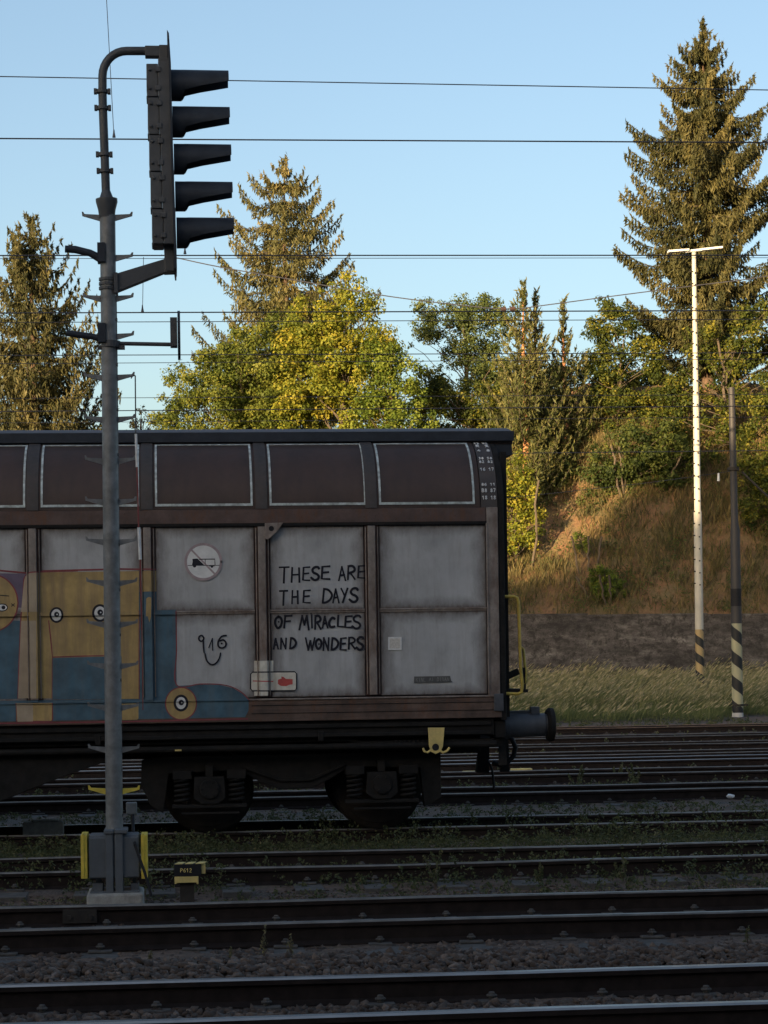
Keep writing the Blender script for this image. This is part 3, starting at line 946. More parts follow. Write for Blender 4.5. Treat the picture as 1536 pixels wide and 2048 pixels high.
bogie_parts(0.0, True)
bogie_parts((WX0 + WX1) - 2 * at(590, 1560, 23.85).x, False)


# ------------------------------------------------------------------ paint on the wagon
def clip_half(poly, a, b, c):
    """keep a*x + b*z <= c"""
    out = []
    for i in range(len(poly)):
        p, q = poly[i], poly[(i + 1) % len(poly)]
        dp, dq = a * p[0] + b * p[1] - c, a * q[0] + b * q[1] - c
        if dp <= 0: out.append(p)
        if dp * dq < 0:
            t = dp / (dp - dq)
            out.append((p[0] + (q[0] - p[0]) * t, p[1] + (q[1] - p[1]) * t))
    return out


def zones():
    zs = []
    xb = [WX0]
    for x in sorted(RIBX):
        for d, f in ((-0.076, YS - 0.0), (-0.044, YS - 0.010), (0.036, YS - 0.062), (0.076, YS - 0.010)):
            zs.append((xb[-1], x + d, f)); xb.append(x + d)
    zs.append((xb[-1], wx(973), YS)); zs.append((wx(973), WX1, YS - 0.03))
    return zs


ZONES = zones()
_layer = [0]


def paint(mbs, poly_px, pts_world=False):
    """lay a polygon of paint (photo pixels) over panels, mid rail, ribs and sill, following their relief"""
    poly = poly_px if pts_world else [P(*q) for q in poly_px]
    _layer[0] += 1
    eps = 0.0022 + 0.00006 * _layer[0]
    bands = [(Z_SILL0 - 0.3, Z_SILL1 - 0.030, 'sill'), (Z_SILL1 - 0.030, Z_SILL1 - 0.012, 'lip'), (Z_SILL1 - 0.012, Z_MID - 0.018, 'p'), (Z_MID - 0.018, Z_MID + 0.022, 'mid'), (Z_MID + 0.022, 9, 'p')]
    for z0, z1, kind in bands:
        pz = clip_half(clip_half(poly, 0, 1, z1), 0, -1, -z0)
        if len(pz) < 3: continue
        segs = [(-99, 99, YS - 0.035)] if kind == 'sill' else [(-99, 99, YS - 0.05)] if kind == 'lip' else ZONES
        for xa, xb, y in segs:
            if kind == 'mid':
                y = min(y, YS - 0.024)
            pp = clip_half(clip_half(pz, 1, 0, xb), -1, 0, -xa)
            if len(pp) < 3: continue
            ar = sum(pp[i][0] * pp[(i + 1) % len(pp)][1] - pp[(i + 1) % len(pp)][0] * pp[i][1] for i in range(len(pp)))
            if abs(ar) < 1e-6: continue
            mbs.add([(a, y - eps, b) for a, b in pp], [tuple(range(len(pp)))])


def stroke_poly(pts, w):
    """outline of a brush stroke through pts (x, z)"""
    L, R = [], []
    n = len(pts)
    pts = [Vector((a, b)) for a, b in pts]
    for i in range(n):
        a, b = pts[max(i - 1, 0)], pts[min(i + 1, n - 1)]
        d = (b - a)
        d = d.normalized() if d.length > 1e-9 else Vector((1, 0))
        nn = Vector((-d.y, d.x)) * (w / 2)
        e = Vector((0, 0))
        if i == 0: e = -d * (w * 0.35)
        if i == n - 1: e = d * (w * 0.35)
        k = 0.8 if i in (0, n - 1) else 1.0
        L.append(pts[i] + nn * k + e); R.append(pts[i] - nn * k + e)
    return L, R


def stroke(mbs, px_pts, w_px):
    pts = [P(*q) for q in px_pts]
    L, R = stroke_poly(pts, w_px * YS / F_PX * random.uniform(0.86, 1.16))
    for i in range(len(L) - 1):
        paint(mbs, [tuple(L[i]), tuple(L[i + 1]), tuple(R[i + 1]), tuple(R[i])], True)
        _layer[0] -= 1
    _layer[0] += 1


def smooth(pts, n=5):
    out = []
    for i in range(len(pts) - 1):
        p0, p1, p2, p3 = pts[max(i - 1, 0)], pts[i], pts[i + 1], pts[min(i + 2, len(pts) - 1)]
        for k in range(n):
            t = k / n
            out.append(tuple(0.5 * ((2 * p1[j]) + (-p0[j] + p2[j]) * t + (2 * p0[j] - 5 * p1[j] + 4 * p2[j] - p3[j]) * t * t + (-p0[j] + 3 * p1[j] - 3 * p2[j] + p3[j]) * t ** 3) for j in (0, 1)))
    out.append(pts[-1])
    return out


def ell(cx, cy, rx, ry, n=28, a0=0, a1=2 * PI):
    return [(cx + rx * math.cos(a0 + (a1 - a0) * i / n), cy + ry * math.sin(a0 + (a1 - a0) * i / n)) for i in range(n + (0 if abs(a1 - a0) > 6.2 else 1))]


def T(pts): return [(x / 4.518, 1100 + y / 4.518) for x, y in pts]       # close-up of the mural -> photo pixels


mu = thing  # (mural shapes are parts of the wagon)
yl, bl, mv, rd, bk, wh_, cr = MB(), MB(), MB(), MB(), MB(), MB(), MB()
# fields
paint(mv, T([(-700, 195), (240, 215), (205, 520), (-700, 560)]))
paint(bl, T([(-900, 575), (190, 640), (160, 1345), (-900, 1360)]))
paint(bl, [(-160, 1404), (497, 1395), (497, 1420), (490, 1434), (-160, 1446)])
paint(yl, T([(215, 290), (228, 240), (262, 212), (340, 203), (1255, 190), (1255, 640), (185, 640)]))
paint(yl, T([(185, 640), (440, 640), (470, 975), (470, 1340), (160, 1340)]))
paint(yl, T([(440, 640), (1255, 640), (1255, 960), (470, 975)]))
paint(yl, T([(1098, 960), (1255, 957), (1255, 1345), (1098, 1345)]))
paint(bl, T([(470, 975), (1098, 960), (1098, 1345), (475, 1350)]))
paint(yl, T([(1265, 192), (1412, 188), (1412, 375), (1265, 378)]))
paint(bl, T([(1257, 380), (1412, 376), (1418, 560), (1257, 560)]))
paint(bl, [(278.5, 1222), (352, 1219), (353, 1372), (352, 1402), (278.5, 1404)])
paint(bl, [(340, 1402), (352, 1372), (400, 1369), (440, 1370), (466, 1376), (486, 1388), (497, 1401)])
paint(yl, T([(1322, 440), (1345, 425), (1368, 432), (1366, 600), (1352, 655), (1334, 600), (1318, 600)]))
# boots on the sill
paint(yl, T([(148, 1385), (470, 1380), (476, 1530), (465, 1545), (160, 1552), (150, 1530)]))
paint(yl, T([(1100, 1388), (1252, 1385), (1252, 1520), (1240, 1532), (1104, 1536)]))
paint(yl, ell(362, 1407, 30, 31))
# round face at the frame's left edge
paint(yl, ell(-20, 1206, 55, 57))
paint(yl, ell(-190, 1230, 60, 60)); paint(bl, [(-330, 1290), (-130, 1290), (-130, 1400), (-330, 1402)])
# outlines
stroke(rd, [(-200, 1144), (0, 1141), (52, 1146), (66, 1147), (87, 1142), (160, 1140), (240, 1138), (311, 1139)], 3)
stroke(rd, smooth(T([(700, 188), (340, 200), (262, 210), (228, 238), (214, 290), (205, 520), (188, 640), (162, 1340)])), 2.6)
stroke(rd, T([(440, 640), (458, 800), (474, 968), (700, 960), (940, 955)]), 2.4)
stroke(rd, T([(472, 975), (470, 1340)]), 1.8)
stroke(rd, T([(1257, 640), (1257, 1345)]), 2.2)
stroke(rd, smooth(ell(-20, 1206, 56, 58, 20) + [(36, 1206)], 2), 2.6)
stroke(rd, [(278, 1222), (278, 1345)], 2)
stroke(rd, smooth([(352, 1222), (353, 1300), (353, 1370), (400, 1368), (440, 1369), (466, 1375), (486, 1387), (498, 1400)]), 2.4)
stroke(rd, smooth(ell(362, 1407, 31, 32, 18) + [(393, 1407)], 2), 2)
stroke(rd, [(-160, 1449), (0, 1446.5), (250, 1443), (495, 1437.5)], 2.6)
stroke(rd, T([(148, 1385), (150, 1545), (465, 1548), (478, 1530), (475, 1385)]), 2)
paint(cr, T([(216, 290), (228, 240), (262, 212), (345, 204), (345, 560), (190, 560)]))
paint(cr, T([(190, 640), (330, 640), (330, 1340), (163, 1340)]))
paint(cr, T([(150, 1388), (300, 1386), (300, 1548), (160, 1550)]))
cr.build('mural_cream', M['g_cream'], wag)
# eyes
for ex, ey, er in ((113, 1230, 12), (200, 1226, 13.5), (362, 1406, 12.5)):
    ew, eb, eg = MB(), MB(), MB()
    paint(ew, ell(ex, ey, er * 0.95, er * 1.05))
    stroke(eb, smooth(ell(ex, ey, er, er * 1.15, 14) + [(ex + er, ey)], 2), 4.4)
    paint(eb, ell(ex + 0.5, ey - 1, er * 0.42, er * 0.45))
    paint(eg, ell(ex + 1.5, ey - 1, er * 0.12, er * 0.12, 8))
    ewo = ew.build('mural_eye', M['g_white'], wag); eb.build('eye_line', M['g_black'], ewo); eg.build('eye_glint', M['g_white'], ewo)
paint(wh_, ell(4, 1215, 10, 6))
stroke(bk, smooth(ell(4, 1215, 11, 7, 14) + [(15, 1215)], 2), 2); paint(bk, ell(7, 1215, 4, 4))
stroke(bk, [(-4, 1190), (17, 1192)], 2)
for dx_ in (-3, 0, 3):
    stroke(bk, [(26 - 3, 1210 - dx_), (26 + 3, 1210 + dx_)], 1.6)
yl.build('mural_yellow', M['g_yellow'], wag); bl.build('mural_blue', M['g_blue'], wag); mv.build('mural_mauve', M['g_mauve'], wag)
rd.build('mural_outline', M['g_red'], wag); bk.build('mural_eye_line', M['g_black'], wag); wh_.build('mural_eye_white', M['g_white'], wag)

# hand lettering
GL = {
 'T': [[(0, 0.02), (1, 0)], [(.52, .02), (.46, 1)]],
 'H': [[(.08, 0), (0, 1)], [(.95, .02), (1, 1)], [(.05, .5), (.95, .47)]],
 'E': [[(1, 0), (.1, .03), (0, .97), (1, 1)], [(.05, .5), (.85, .46)]],
 'S': [[(1, .12), (.85, .0), (.45, .02), (.18, .2), (.3, .42), (.75, .55), (.98, .74), (.8, .95), (.4, 1), (.0, .82)]],
 'A': [[(0, 1), (.45, 0)], [(.45, 0), (1, 1)], [(.2, .64), (.8, .6)]],
 'R': [[(.08, 0), (0, 1)], [(.06, .03), (.6, 0), (.95, .18), (.85, .4), (.1, .55)], [(.35, .52), (1, 1)]],
 'D': [[(.15, 0), (0, 1)], [(.12, .02), (.6, .08), (1, .4), (.85, .75), (.4, .97), (0, 1)]],
 'Y': [[(0, 0), (.5, .48)], [(1, 0), (.25, 1)]],
 'O': [[(.5, 0), (.1, .2), (0, .6), (.35, 1), (.8, .85), (1, .45), (.85, .12), (.5, 0)]],
 'F': [[(.15, .02), (0, 1)], [(.1, .03), (1, 0)], [(.08, .48), (.8, .45)]],
 'M': [[(0, 1), (.3, 0)], [(.3, 0), (.52, .65)], [(.52, .65), (.78, 0)], [(.78, 0), (1, 1)]],
 'I': [[(.4, .0), (.6, 1)]],
 'C': [[(1, .12), (.6, 0), (.15, .3), (0, .65), (.3, .97), (1, .92)]],
 'L': [[(.1, 0), (0, .96), (1, 1)]],
 'N': [[(.02, 1), (.1, 0)], [(.1, 0), (.9, 1)], [(.9, 1), (1, 0)]],
 'W': [[(0, 0), (.28, 1)], [(.28, 1), (.52, .25)], [(.52, .25), (.72, 1)], [(.72, 1), (1, 0)]],
 '1': [[(0, .3), (.55, 0)], [(.55, 0), (.55, 1)]], '2': [[(.05, .2), (.4, 0), (.85, .12), (.8, .4), (0, 1)], [(0, 1), (1, .97)]],
 '3': [[(.05, .08), (.6, 0), (.9, .22), (.4, .46)], [(.4, .46), (.95, .66), (.7, .96), (.0, .92)]],
 '4': [[(.65, 0), (0, .65), (1, .65)], [(.7, .3), (.7, 1)]], '5': [[(.95, 0), (.15, 0), (.1, .45), (.7, .42), (.95, .7), (.6, 1), (0, .93)]],
 '6': [[(.9, .02), (.3, .2), (.0, .65), (.3, 1), (.8, .95), (.95, .65), (.6, .45), (.1, .55)]],
 '7': [[(0, 0), (1, 0), (.35, 1)]], '8': [[(.5, .46), (.1, .25), (.5, 0), (.9, .25), (.5, .46), (.02, .75), (.5, 1), (.98, .75), (.5, .46)]],
 '0': [[(.5, 0), (.05, .3), (.05, .7), (.5, 1), (.95, .7), (.95, .3), (.5, 0)]], 'P': [[(.05, 0), (0, 1)], [(.05, .02), (.8, .05), (.9, .3), (.6, .5), (.05, .52)]],
 'B': [[(.05, 0), (0, 1)], [(.05, 0), (.8, .1), (.75, .4), (.05, .48)], [(.05, .48), (.95, .6), (.85, .92), (0, 1)]],
 'X': [[(0, 0), (1, 1)], [(1, 0), (0, 1)]], 'V': [[(0, 0), (.5, 1)], [(.5, 1), (1, 0)]], 'Z': [[(0, 0), (1, 0), (0, 1), (1, 1)]], 'K': [[(0, 0), (0, 1)], [(1, 0), (.05, .55)], [(.3, .4), (1, 1)]],
}
CURVY = set('SDOCR683592')


def glyph(mbs, ch, x0, x1, y0, y1, w):
    for st in GL[ch]:
        pts = [(x0 + (x1 - x0) * a, y0 + (y1 - y0) * b) for a, b in st]
        if ch in CURVY and len(pts) > 3:
            pts = smooth(pts, 4)
        stroke(mbs, pts, w)


LINES = [
 [('T', 185, 305, 155, 355), ('H', 340, 440, 165, 345), ('E', 485, 570, 155, 325), ('S', 590, 690, 155, 320), ('E', 725, 825, 145, 308), ('A', 945, 1030, 150, 325), ('R', 1060, 1150, 140, 310), ('E', 1190, 1285, 137, 295)],
 [('T', 190, 285, 458, 640), ('H', 345, 420, 458, 620), ('E', 490, 575, 452, 612), ('D', 738, 855, 432, 610), ('A', 870, 945, 437, 610), ('Y', 975, 1055, 430, 605), ('S', 1080, 1185, 427, 600)],
 [('O', 130, 215, 788, 935), ('F', 245, 340, 777, 930), ('M', 440, 560, 777, 955), ('I', 585, 612, 770, 930), ('R', 640, 712, 778, 945), ('A', 735, 800, 788, 930), ('C', 820, 890, 802, 925), ('L', 930, 1000, 777, 918), ('E', 1025, 1110, 782, 928), ('S', 1115, 1220, 777, 940)],
 [('A', 110, 168, 1072, 1200), ('N', 200, 270, 1067, 1200), ('D', 320, 395, 1062, 1195), ('W', 520, 635, 1062, 1215), ('O', 650, 722, 1077, 1200), ('N', 745, 815, 1062, 1218), ('D', 850, 935, 1062, 1210), ('E', 965, 1035, 1062, 1215), ('R', 1070, 1150, 1057, 1200), ('S', 1170, 1255, 1052, 1212)]]
dots = [[], [], [(590, 750), (175, 855)], [(690, 1140), (1280, 1205)]]
for ln, dd in zip(LINES, dots):
    tx = MB()
    for ch, a, b, c, d in ln:
        glyph(tx, ch, 530 + a / 6.4, 530 + b / 6.4, 1110 + c / 6.4, 1110 + d / 6.4, 4.5)
    for dx_, dy_ in dd:
        paint(tx, ell(530 + dx_ / 6.4, 1110 + dy_ / 6.4, 1.6, 1.8, 10))
    tx.build('lettering', M['g_black'], wag)


def S2(pts): return [(340 + x / 6.825, 1060 + y / 6.825) for x, y in pts]


sm = MB()
stroke(sm, smooth(S2([(462, 1475), (435, 1440), (400, 1455), (395, 1495), (425, 1520), (455, 1500), (462, 1470)]), 3), 3.6)
stroke(sm, S2([(455, 1520), (458, 1600), (466, 1675)]), 3.4)
stroke(sm, S2([(530, 1605), (578, 1480)]), 3.0); stroke(sm, S2([(578, 1480), (582, 1640)]), 3.0)
stroke(sm, smooth(S2([(768, 1440), (710, 1450), (668, 1500), (655, 1560), (672, 1600), (715, 1610), (758, 1585), (762, 1535), (725, 1500), (680, 1515)]), 3), 3.6)
paint(sm, ell(340 + 706 / 6.825, 1060 + 1550 / 6.825, 2, 2, 10))
stroke(sm, smooth(S2([(478, 1690), (500, 1780), (545, 1828), (590, 1838), (640, 1805), (675, 1745), (690, 1680)]), 4), 3.6)
sm.build('scrawl', M['g_black'], wag)

# round sign with the crossed-out truck
cxs, cys = 340 + 455 / 6.825, 1060 + 435 / 6.825
sg = MB(); paint(sg, ell(cxs, cys, 33.5, 33.5, 40)); rnd = sg.build('round_sign', M['g_white'], wag)
rg = MB()
stroke(rg, ell(cxs, cys, 35.3, 35.3, 40) + [(cxs + 35.3, cys)], 5.5)
stroke(rg, S2([(295, 275), (620, 610)]), 4)
tr_ = MB()
paint(tr_, S2([(305, 395), (375, 390), (480, 490), (300, 480), (310, 430)]))
stroke(tr_, S2([(400, 400), (610, 398), (615, 480)]), 2.2); stroke(tr_, S2([(480, 470), (480, 410)]), 1.6)
stroke(tr_, S2([(245, 485), (670, 483)]), 1.4); stroke(tr_, S2([(540, 490), (600, 490)]), 3)
paint(tr_, ell(340 + 335 / 6.825, 1060 + 490 / 6.825, 3.4, 3.4, 12)); paint(tr_, ell(340 + 572 / 6.825, 1060 + 500 / 6.825, 2.6, 2.6, 12))
tr_.build('truck_symbol', M['g_black'], rnd); rg.build('sign_ring', M['sign_grey'], rnd)

# hand sign straddling the rib, sticker, text plate
def S3(pts): return [(480 + x / 9.6, 1290 + y / 9.6) for x, y in pts]
hs = MB()
paint(hs, S3([(270, 305), (640, 300), (640, 520), (270, 520)]))
paint(hs, S3([(205, 525), (1080, 520), (1080, 870), (205, 875)]))
paint(hs, S3([(270, 875), (540, 872), (540, 970), (270, 975)]))
hsg = hs.build('hand_sign', mat('cream_sign_paint', (0.44, 0.42, 0.37), 0.6, var=0.2, scale=8, grime=(.2, .15, .12), grime_amt=.6, stretch=(2, 1, .3)), wag)
hb = MB(); stroke(hb, S3([(205, 560), (235, 522), (640, 518), (1050, 514), (1085, 550), (1085, 840), (1050, 876), (640, 880), (235, 880), (203, 840), (205, 555)]), 2.2)
hb.build('sign_border', M['g_black'], hsg)
hr = MB(); stroke(hr, S3([(255, 690), (630, 700)]), 2.6)
paint(hr, S3([(730, 665), (800, 640), (785, 605), (830, 610), (880, 650), (1010, 655), (1010, 755), (940, 765), (890, 790), (780, 785), (725, 745)]))
hr.build('hand_symbol', M['red'], hsg)
stk = MB(); paint(stk, [(776, 1274), (803, 1274), (803, 1300), (776, 1300)])
sti = stk.build('sticker', M['white'], wag)
st2 = MB(); paint(st2, [(779, 1277), (800, 1277), (800, 1297), (779, 1297)]); st2.build('sticker_print', mat('faded_print', (0.40, 0.38, 0.35), .7, var=.25, scale=60), sti)
pt = MB(); paint(pt, [(828, 1353), (900, 1352), (902, 1361), (905, 1364), (828, 1366)]); plq = pt.build('text_plate', mat('worn_plate', (0.060, 0.060, 0.060), 0.7, var=0.3, scale=12), wag)
p2 = MB()
for k_, ch in enumerate('KINL'): glyph(p2, ch, 832 + k_ * 5, 835.5 + k_ * 5, 1356, 1363, 1.0)
for k_, ch in enumerate('MI'): glyph(p2, ch, 858 + k_ * 5, 862 + k_ * 5, 1355.5, 1362.5, 1.0)
for k_, ch in enumerate('DIIAN'): glyph(p2, ch, 874 + k_ * 5, 877.5 + k_ * 5, 1355, 1362, 1.0)
p2.build('plate_text', mat('worn_letter_paint', (0.15, 0.15, 0.145), 0.7, var=0.3, scale=12), plq)

# stencil rows on the curved corner column: strokes laid on the curve
sten = MB()
def on_curve(x, s, off=0.0105):
    y, z = prof(s); a = s * PI / 2 * 0.94
    return (x, y - math.cos(a) * off, z + math.sin(a) * off)
rows = [(0.90, '68', '28', .045), (0.845, '10', '04', .03), (0.79, '8', '8', .03), (0.755, 'X', 'A', .04), (0.66, '4', '8', .045), (0.53, '38', '58', .035), (0.48, '82', '82', .035), (0.385, '16', '17', .04), (0.22, '86', '11', .03), (0.16, 'B8', '87', .04), (0.09, '18', '18', .04)]
xcol0, xcol1 = x1 + 0.025, WX1 - 0.045
for s, a_, b_, h_ in rows:
    txt = a_ + ' ' + b_
    cw = (xcol1 - xcol0) / max(len(txt), 1)
    for i, ch in enumerate(txt):
        if ch == ' ': continue
        for st in GL[ch]:
            pts = [(xcol0 + (i + 0.12 + 0.7 * u) * cw, v) for u, v in st]
            for (u0, v0), (u1, v1) in zip(pts[:-1], pts[1:]):
                p, q = on_curve(u0, s + h_ * (0.5 - v0) * 0.85), on_curve(u1, s + h_ * (0.5 - v1) * 0.85)
                sten.tube([p, q], 0.004, 4)
sten.build('stencil_text', M['white'], wag)
# ------------------------------------------------------------------ the colour-light signal
YSIG = 18.7


def G(px, py, y=YSIG):
    return at(px, py, y)


TURN = 0.0                                  # the head looks straight along the tracks


def turn(mb, px, py, k=1.0):
    c = G(px, py)
    ca, sa = math.cos(TURN), math.sin(TURN)
    mb.v = [(c.x + ((x - c.x) * k * ca - (y - YSIG) * sa), YSIG + ((x - c.x) * k * sa + (y - YSIG) * ca), z) for x, y, z in mb.v]
    return mb


def gtube(mb, pts, r, y=YSIG, n=14):
    mb.tube([tuple(G(a, b, y)) for a, b in pts], r, n)
    return mb


base_p = G(229, 1812)
sig = thing('railway_signal', (base_p.x, YSIG, GZ), 'tall grey railway signal with five black hoods, in front of the wagon', 'signal')
px2m = YSIG / F_PX
mb = MB()
gtube(mb, [(229, 1662), (224.5, 1250), (219.5, 800), (217.3, 640), (215, 430)], [0.073, 0.070, 0.067, 0.066, 0.066], n=22)
for py in (594, 505, 690):
    c = G(216.5 + (py - 640) * 0.011, py)
    mb.tube([(c.x, c.y, c.z - 0.01), (c.x, c.y, c.z + 0.012)], 0.069, 22)
mb.build('post', M['galv'], sig, smooth=True)
mb = MB()
gtube(mb, [(214, 436), (213.6, 420), (213.4, 404), (213, 398), (213, 396)], [0.066, 0.074, 0.092, 0.092, 0.06], n=22)
gtube(mb, [(212.8, 397), (212, 380)], [0.06, 0.034], n=20)
mb.build('post_cap', M['signal'], sig, smooth=True)
mb = MB()
arc = [(212, 388), (209, 300), (206.5, 235), (205, 188)]
for i in range(9):
    a = PI / 2 * i / 8
    arc.append((205 + 48 * (1 - math.cos(a)), 152 - 50 * math.sin(a)))
arc += [(285, 102), (324, 102)]
gtube(mb, arc, 0.036, n=16)
mb.build('swan_neck', M['signal'], sig, smooth=True)
for py, xx in ((183, 204.5), (216, 205.5), (309, 208.5), (342, 210)):
    c = G(xx, py)
    m_ = MB().tube([(c.x, c.y, c.z - 0.014), (c.x, c.y, c.z + 0.014)], 0.052, 18)
    m_.box(c.x - 0.07, c.x - 0.045, c.y - 0.03, c.y + 0.03, c.z - 0.02, c.z + 0.02).box(c.x + 0.045, c.x + 0.07, c.y - 0.03, c.y + 0.03, c.z - 0.02, c.z + 0.02)
    m_.build('collar', M['signal'], sig)
mb = MB()
a, b = G(290, 96), G(332, 117)
mb.box(a.x, b.x, YSIG - 0.05, YSIG + 0.05, G(300, 115).z, G(300, 94).z)
a, b = G(318, 93), G(336, 130)
mb.box(a.x, b.x, YSIG - 0.06, YSIG + 0.06, b.z, a.z)
mb.build('neck_clamp', M['signal'], sig, bevel=0.006)

# supply cable and its clips up the post, door bolts on the lamp units come with the units
m = MB(); gtube(m, [(243, 1660), (239, 1300), (234.5, 900), (232.5, 700), (231, 600)], 0.011, YSIG - 0.01, 8)
for py in range(640, 1640, 90):
    c = G(231 + (py - 600) * 0.0113, py)
    m.box(c.x - 0.02, c.x + 0.015, YSIG - 0.03, YSIG + 0.01, c.z - 0.012, c.z + 0.012)
m.build('cable', M['signal'], sig)
# climbing steps
def step_mb(px, py, side):
    m = MB()
    e = 15 + (py - 430) * 0.0008
    def q(u, v): return G(px + side * u, py + v)
    out = [q(e - 3, -2), q(e + 30, -3.5), q(e + 33, -8), q(e + 36, -8), q(e + 35, 0), q(e + 14, 6), q(e - 3, 11)]
    o2 = [(v.x, v.z) for v in out]
    if side < 0: o2 = o2[::-1]
    m.prism(o2[::-1], YSIG - 0.012, YSIG + 0.012)
    return m
pyl = [432, 513, 594, 670, 752, 836, 919, 1001, 1081, 1163, 1246, 1329, 1412, 1496]
for py in pyl:
    px = 214.5 + (py - 432) * 0.0122
    for sd in (-1, 1):
        if sd < 0 and py in (513, 670): continue
        step_mb(px, py, sd).build('step', M['galv'], sig)
for sd in (-1, 1):
    s_ = step_mb(228, 1579, sd).build('step', M['yellow'], sig)
    s_['label'] = 'yellow lowest climbing step'

# two short dark arms
for pts, r in (([(130, 498), (150, 499), (180, 506), (202, 518)], [0.030, 0.032, 0.030, 0.036]), ([(133, 666), (160, 670), (185, 673), (203, 678)], [0.026, 0.028, 0.026, 0.03])):
    m = MB(); gtube(m, pts, r, YSIG - 0.03)
    c = G(pts[-1][0] + 4, pts[-1][1] - 8)
    m.box(c.x - 0.045, c.x + 0.02, YSIG - 0.09, YSIG + 0.05, c.z - 0.07, c.z + 0.09)
    m.build('side_arm', M['hood'], sig)

# head: back plate, five lamp units with hoods
m = MB()
ol = [(334, 73), (338, 80), (342, 140), (346, 300), (350, 420), (353, 500), (354, 545), (349, 545), (345, 420), (341, 300), (337, 140)]
q = [(G(*a).x, G(*a).z) for a in ol]
m.prism(q, YSIG - 0.21, YSIG + 0.21)
turn(m, 338, 300).build('back_plate', M['hood'], sig, bevel=0.003)
m = MB()
q = [(G(*a).x, G(*a).z) for a in [(316, 120), (337, 120), (349, 545), (331, 545), (328, 500)]]
m.prism(q, YSIG - 0.07, YSIG + 0.07)
turn(m, 338, 300).build('head_spine', M['signal'], sig, bevel=0.006)
tops = [137, 204, 279, 352, 426]
bots = [202, 277, 350, 424, 494]
hoods = [(140, 202), (213, 275), (288, 349), (363, 423), (435, 497)]
for i in range(5):
    t_, b_ = tops[i], bots[i]
    sx = (t_ - 137) * 0.0375
    lu = MB()
    qa = [(G(x_ + sx, y_).x, G(x_ + sx, y_).z) for x_, y_ in [(293, t_), (316, t_ + 0), (316.5, b_), (296, b_), (293.5, b_ - 12)]]
    lu.prism(qa, YSIG - 0.155, YSIG + 0.155)
    qb = [(G(x_ + sx, y_).x, G(x_ + sx, y_).z) for x_, y_ in [(316.2, t_ - 3), (340, t_ - 3), (341.5, b_ + 1), (317, b_ + 1)]]
    lu.prism(qb, YSIG - 0.17, YSIG + 0.17)
    c = G(305 + sx, b_ - 2)
    lu.box(c.x - 0.05, c.x + 0.05, YSIG - 0.1, YSIG + 0.1, c.z - 0.012, c.z + 0.012)
    for yy_ in (t_ + 12, b_ - 16):
        c = G(300 + sx, yy_)
        lu.tube([(c.x, YSIG - 0.175, c.z), (c.x, YSIG - 0.15, c.z)], 0.013, 8)
        c = G(317 + sx, yy_)
        lu.box(c.x - 0.025, c.x + 0.02, YSIG - 0.182, YSIG - 0.16, c.z - 0.022, c.z + 0.022)
    unit_ = turn(lu, 338, 300).build('lamp_unit', M['signal'], sig, bevel=0.006)
    ht, hb = hoods[i]
    h0 = G(342.3 + sx, (ht + hb) / 2)
    r = (hb - ht) / 2 * px2m * 1.0
    L = 114 * px2m
    ho = MB()
    n, k = 10, 18
    rings = []
    prof_ = [(0.0, -1.0), (0.022 / L, -1.0), (0.20, -0.98), (0.235, -0.72), (1.0, 0.05)]
    prof_ = [(0, -1.0), (.17, -1.0), (.20, -0.8), (.24, -0.47), (.5, -0.22), (.75, -.05), (1.0, 0.12)]
    for u, lo_ in prof_:
        th = math.acos(max(-1, min(1, lo_)))
        rr = r * (1 - 0.02 * u)
        for side, rad in ((0, rr), (1, rr - 0.006)):
            for j in range(k + 1):
                an = -th + 2 * th * j / k
                rings.append((h0.x + u * L, YSIG + rad * math.sin(an) * 0.95, h0.z + rad * math.cos(an) ))
    fs = []
    K = 2 * (k + 1)
    for a_ in range(len(prof_) - 1):
        for j in range(k):
            p0, p1 = a_ * K + j, (a_ + 1) * K + j
            fs += [(p0, p0 + 1, p1 + 1, p1), (p0 + k + 1, p1 + k + 1, p1 + k + 2, p0 + k + 2)]
        for j in (0, k):
            p0, p1 = a_ * K + j, (a_ + 1) * K + j
            fs.append((p0, p1, p1 + k + 1, p0 + k + 1))
    e0 = (len(prof_) - 1) * K
    for j in range(k):
        fs.append((e0 + j, e0 + j + 1, e0 + k + 2 + j, e0 + k + 1 + j))
    ho.add(rings, fs)
    turn(ho, 338, 300).build('hood', M['hood'], unit_, smooth=True)
    turn(MB().tube([(h0.x + 0.004, YSIG, h0.z), (h0.x + 0.02, YSIG, h0.z)], r - 0.03, 24), 338, 300).build('lens', M['lens'], unit_)
# bracket arm and its clamps
m = MB()
q = [(G(*a).x, G(*a).z) for a in [(232, 549), (331, 519), (331, 546), (232, 586)]]
m.prism(q, YSIG - 0.05, YSIG + 0.05)
m.prism([(G(*a).x, G(*a).z) for a in [(328, 517), (352, 517), (352, 547), (328, 548)]], YSIG - 0.06, YSIG + 0.06)
m.prism([(G(*a).x, G(*a).z) for a in [(348, 545), (353, 545), (353, 561), (350, 561)]], YSIG - 0.02, YSIG + 0.02)
m.build('bracket_arm', M['signal'], sig, bevel=0.006)
m = MB()
for py in (559, 568, 577):
    c = G(216.2, py)
    m.tube([(c.x, YSIG, c.z - 0.012), (c.x, YSIG, c.z + 0.012)], 0.078, 20)
c = G(231, 568)
m.box(c.x - 0.012, c.x + 0.02, YSIG - 0.08, YSIG + 0.08, c.z - 0.085, c.z + 0.085)
m.build('arm_clamp', M['signal'], sig)
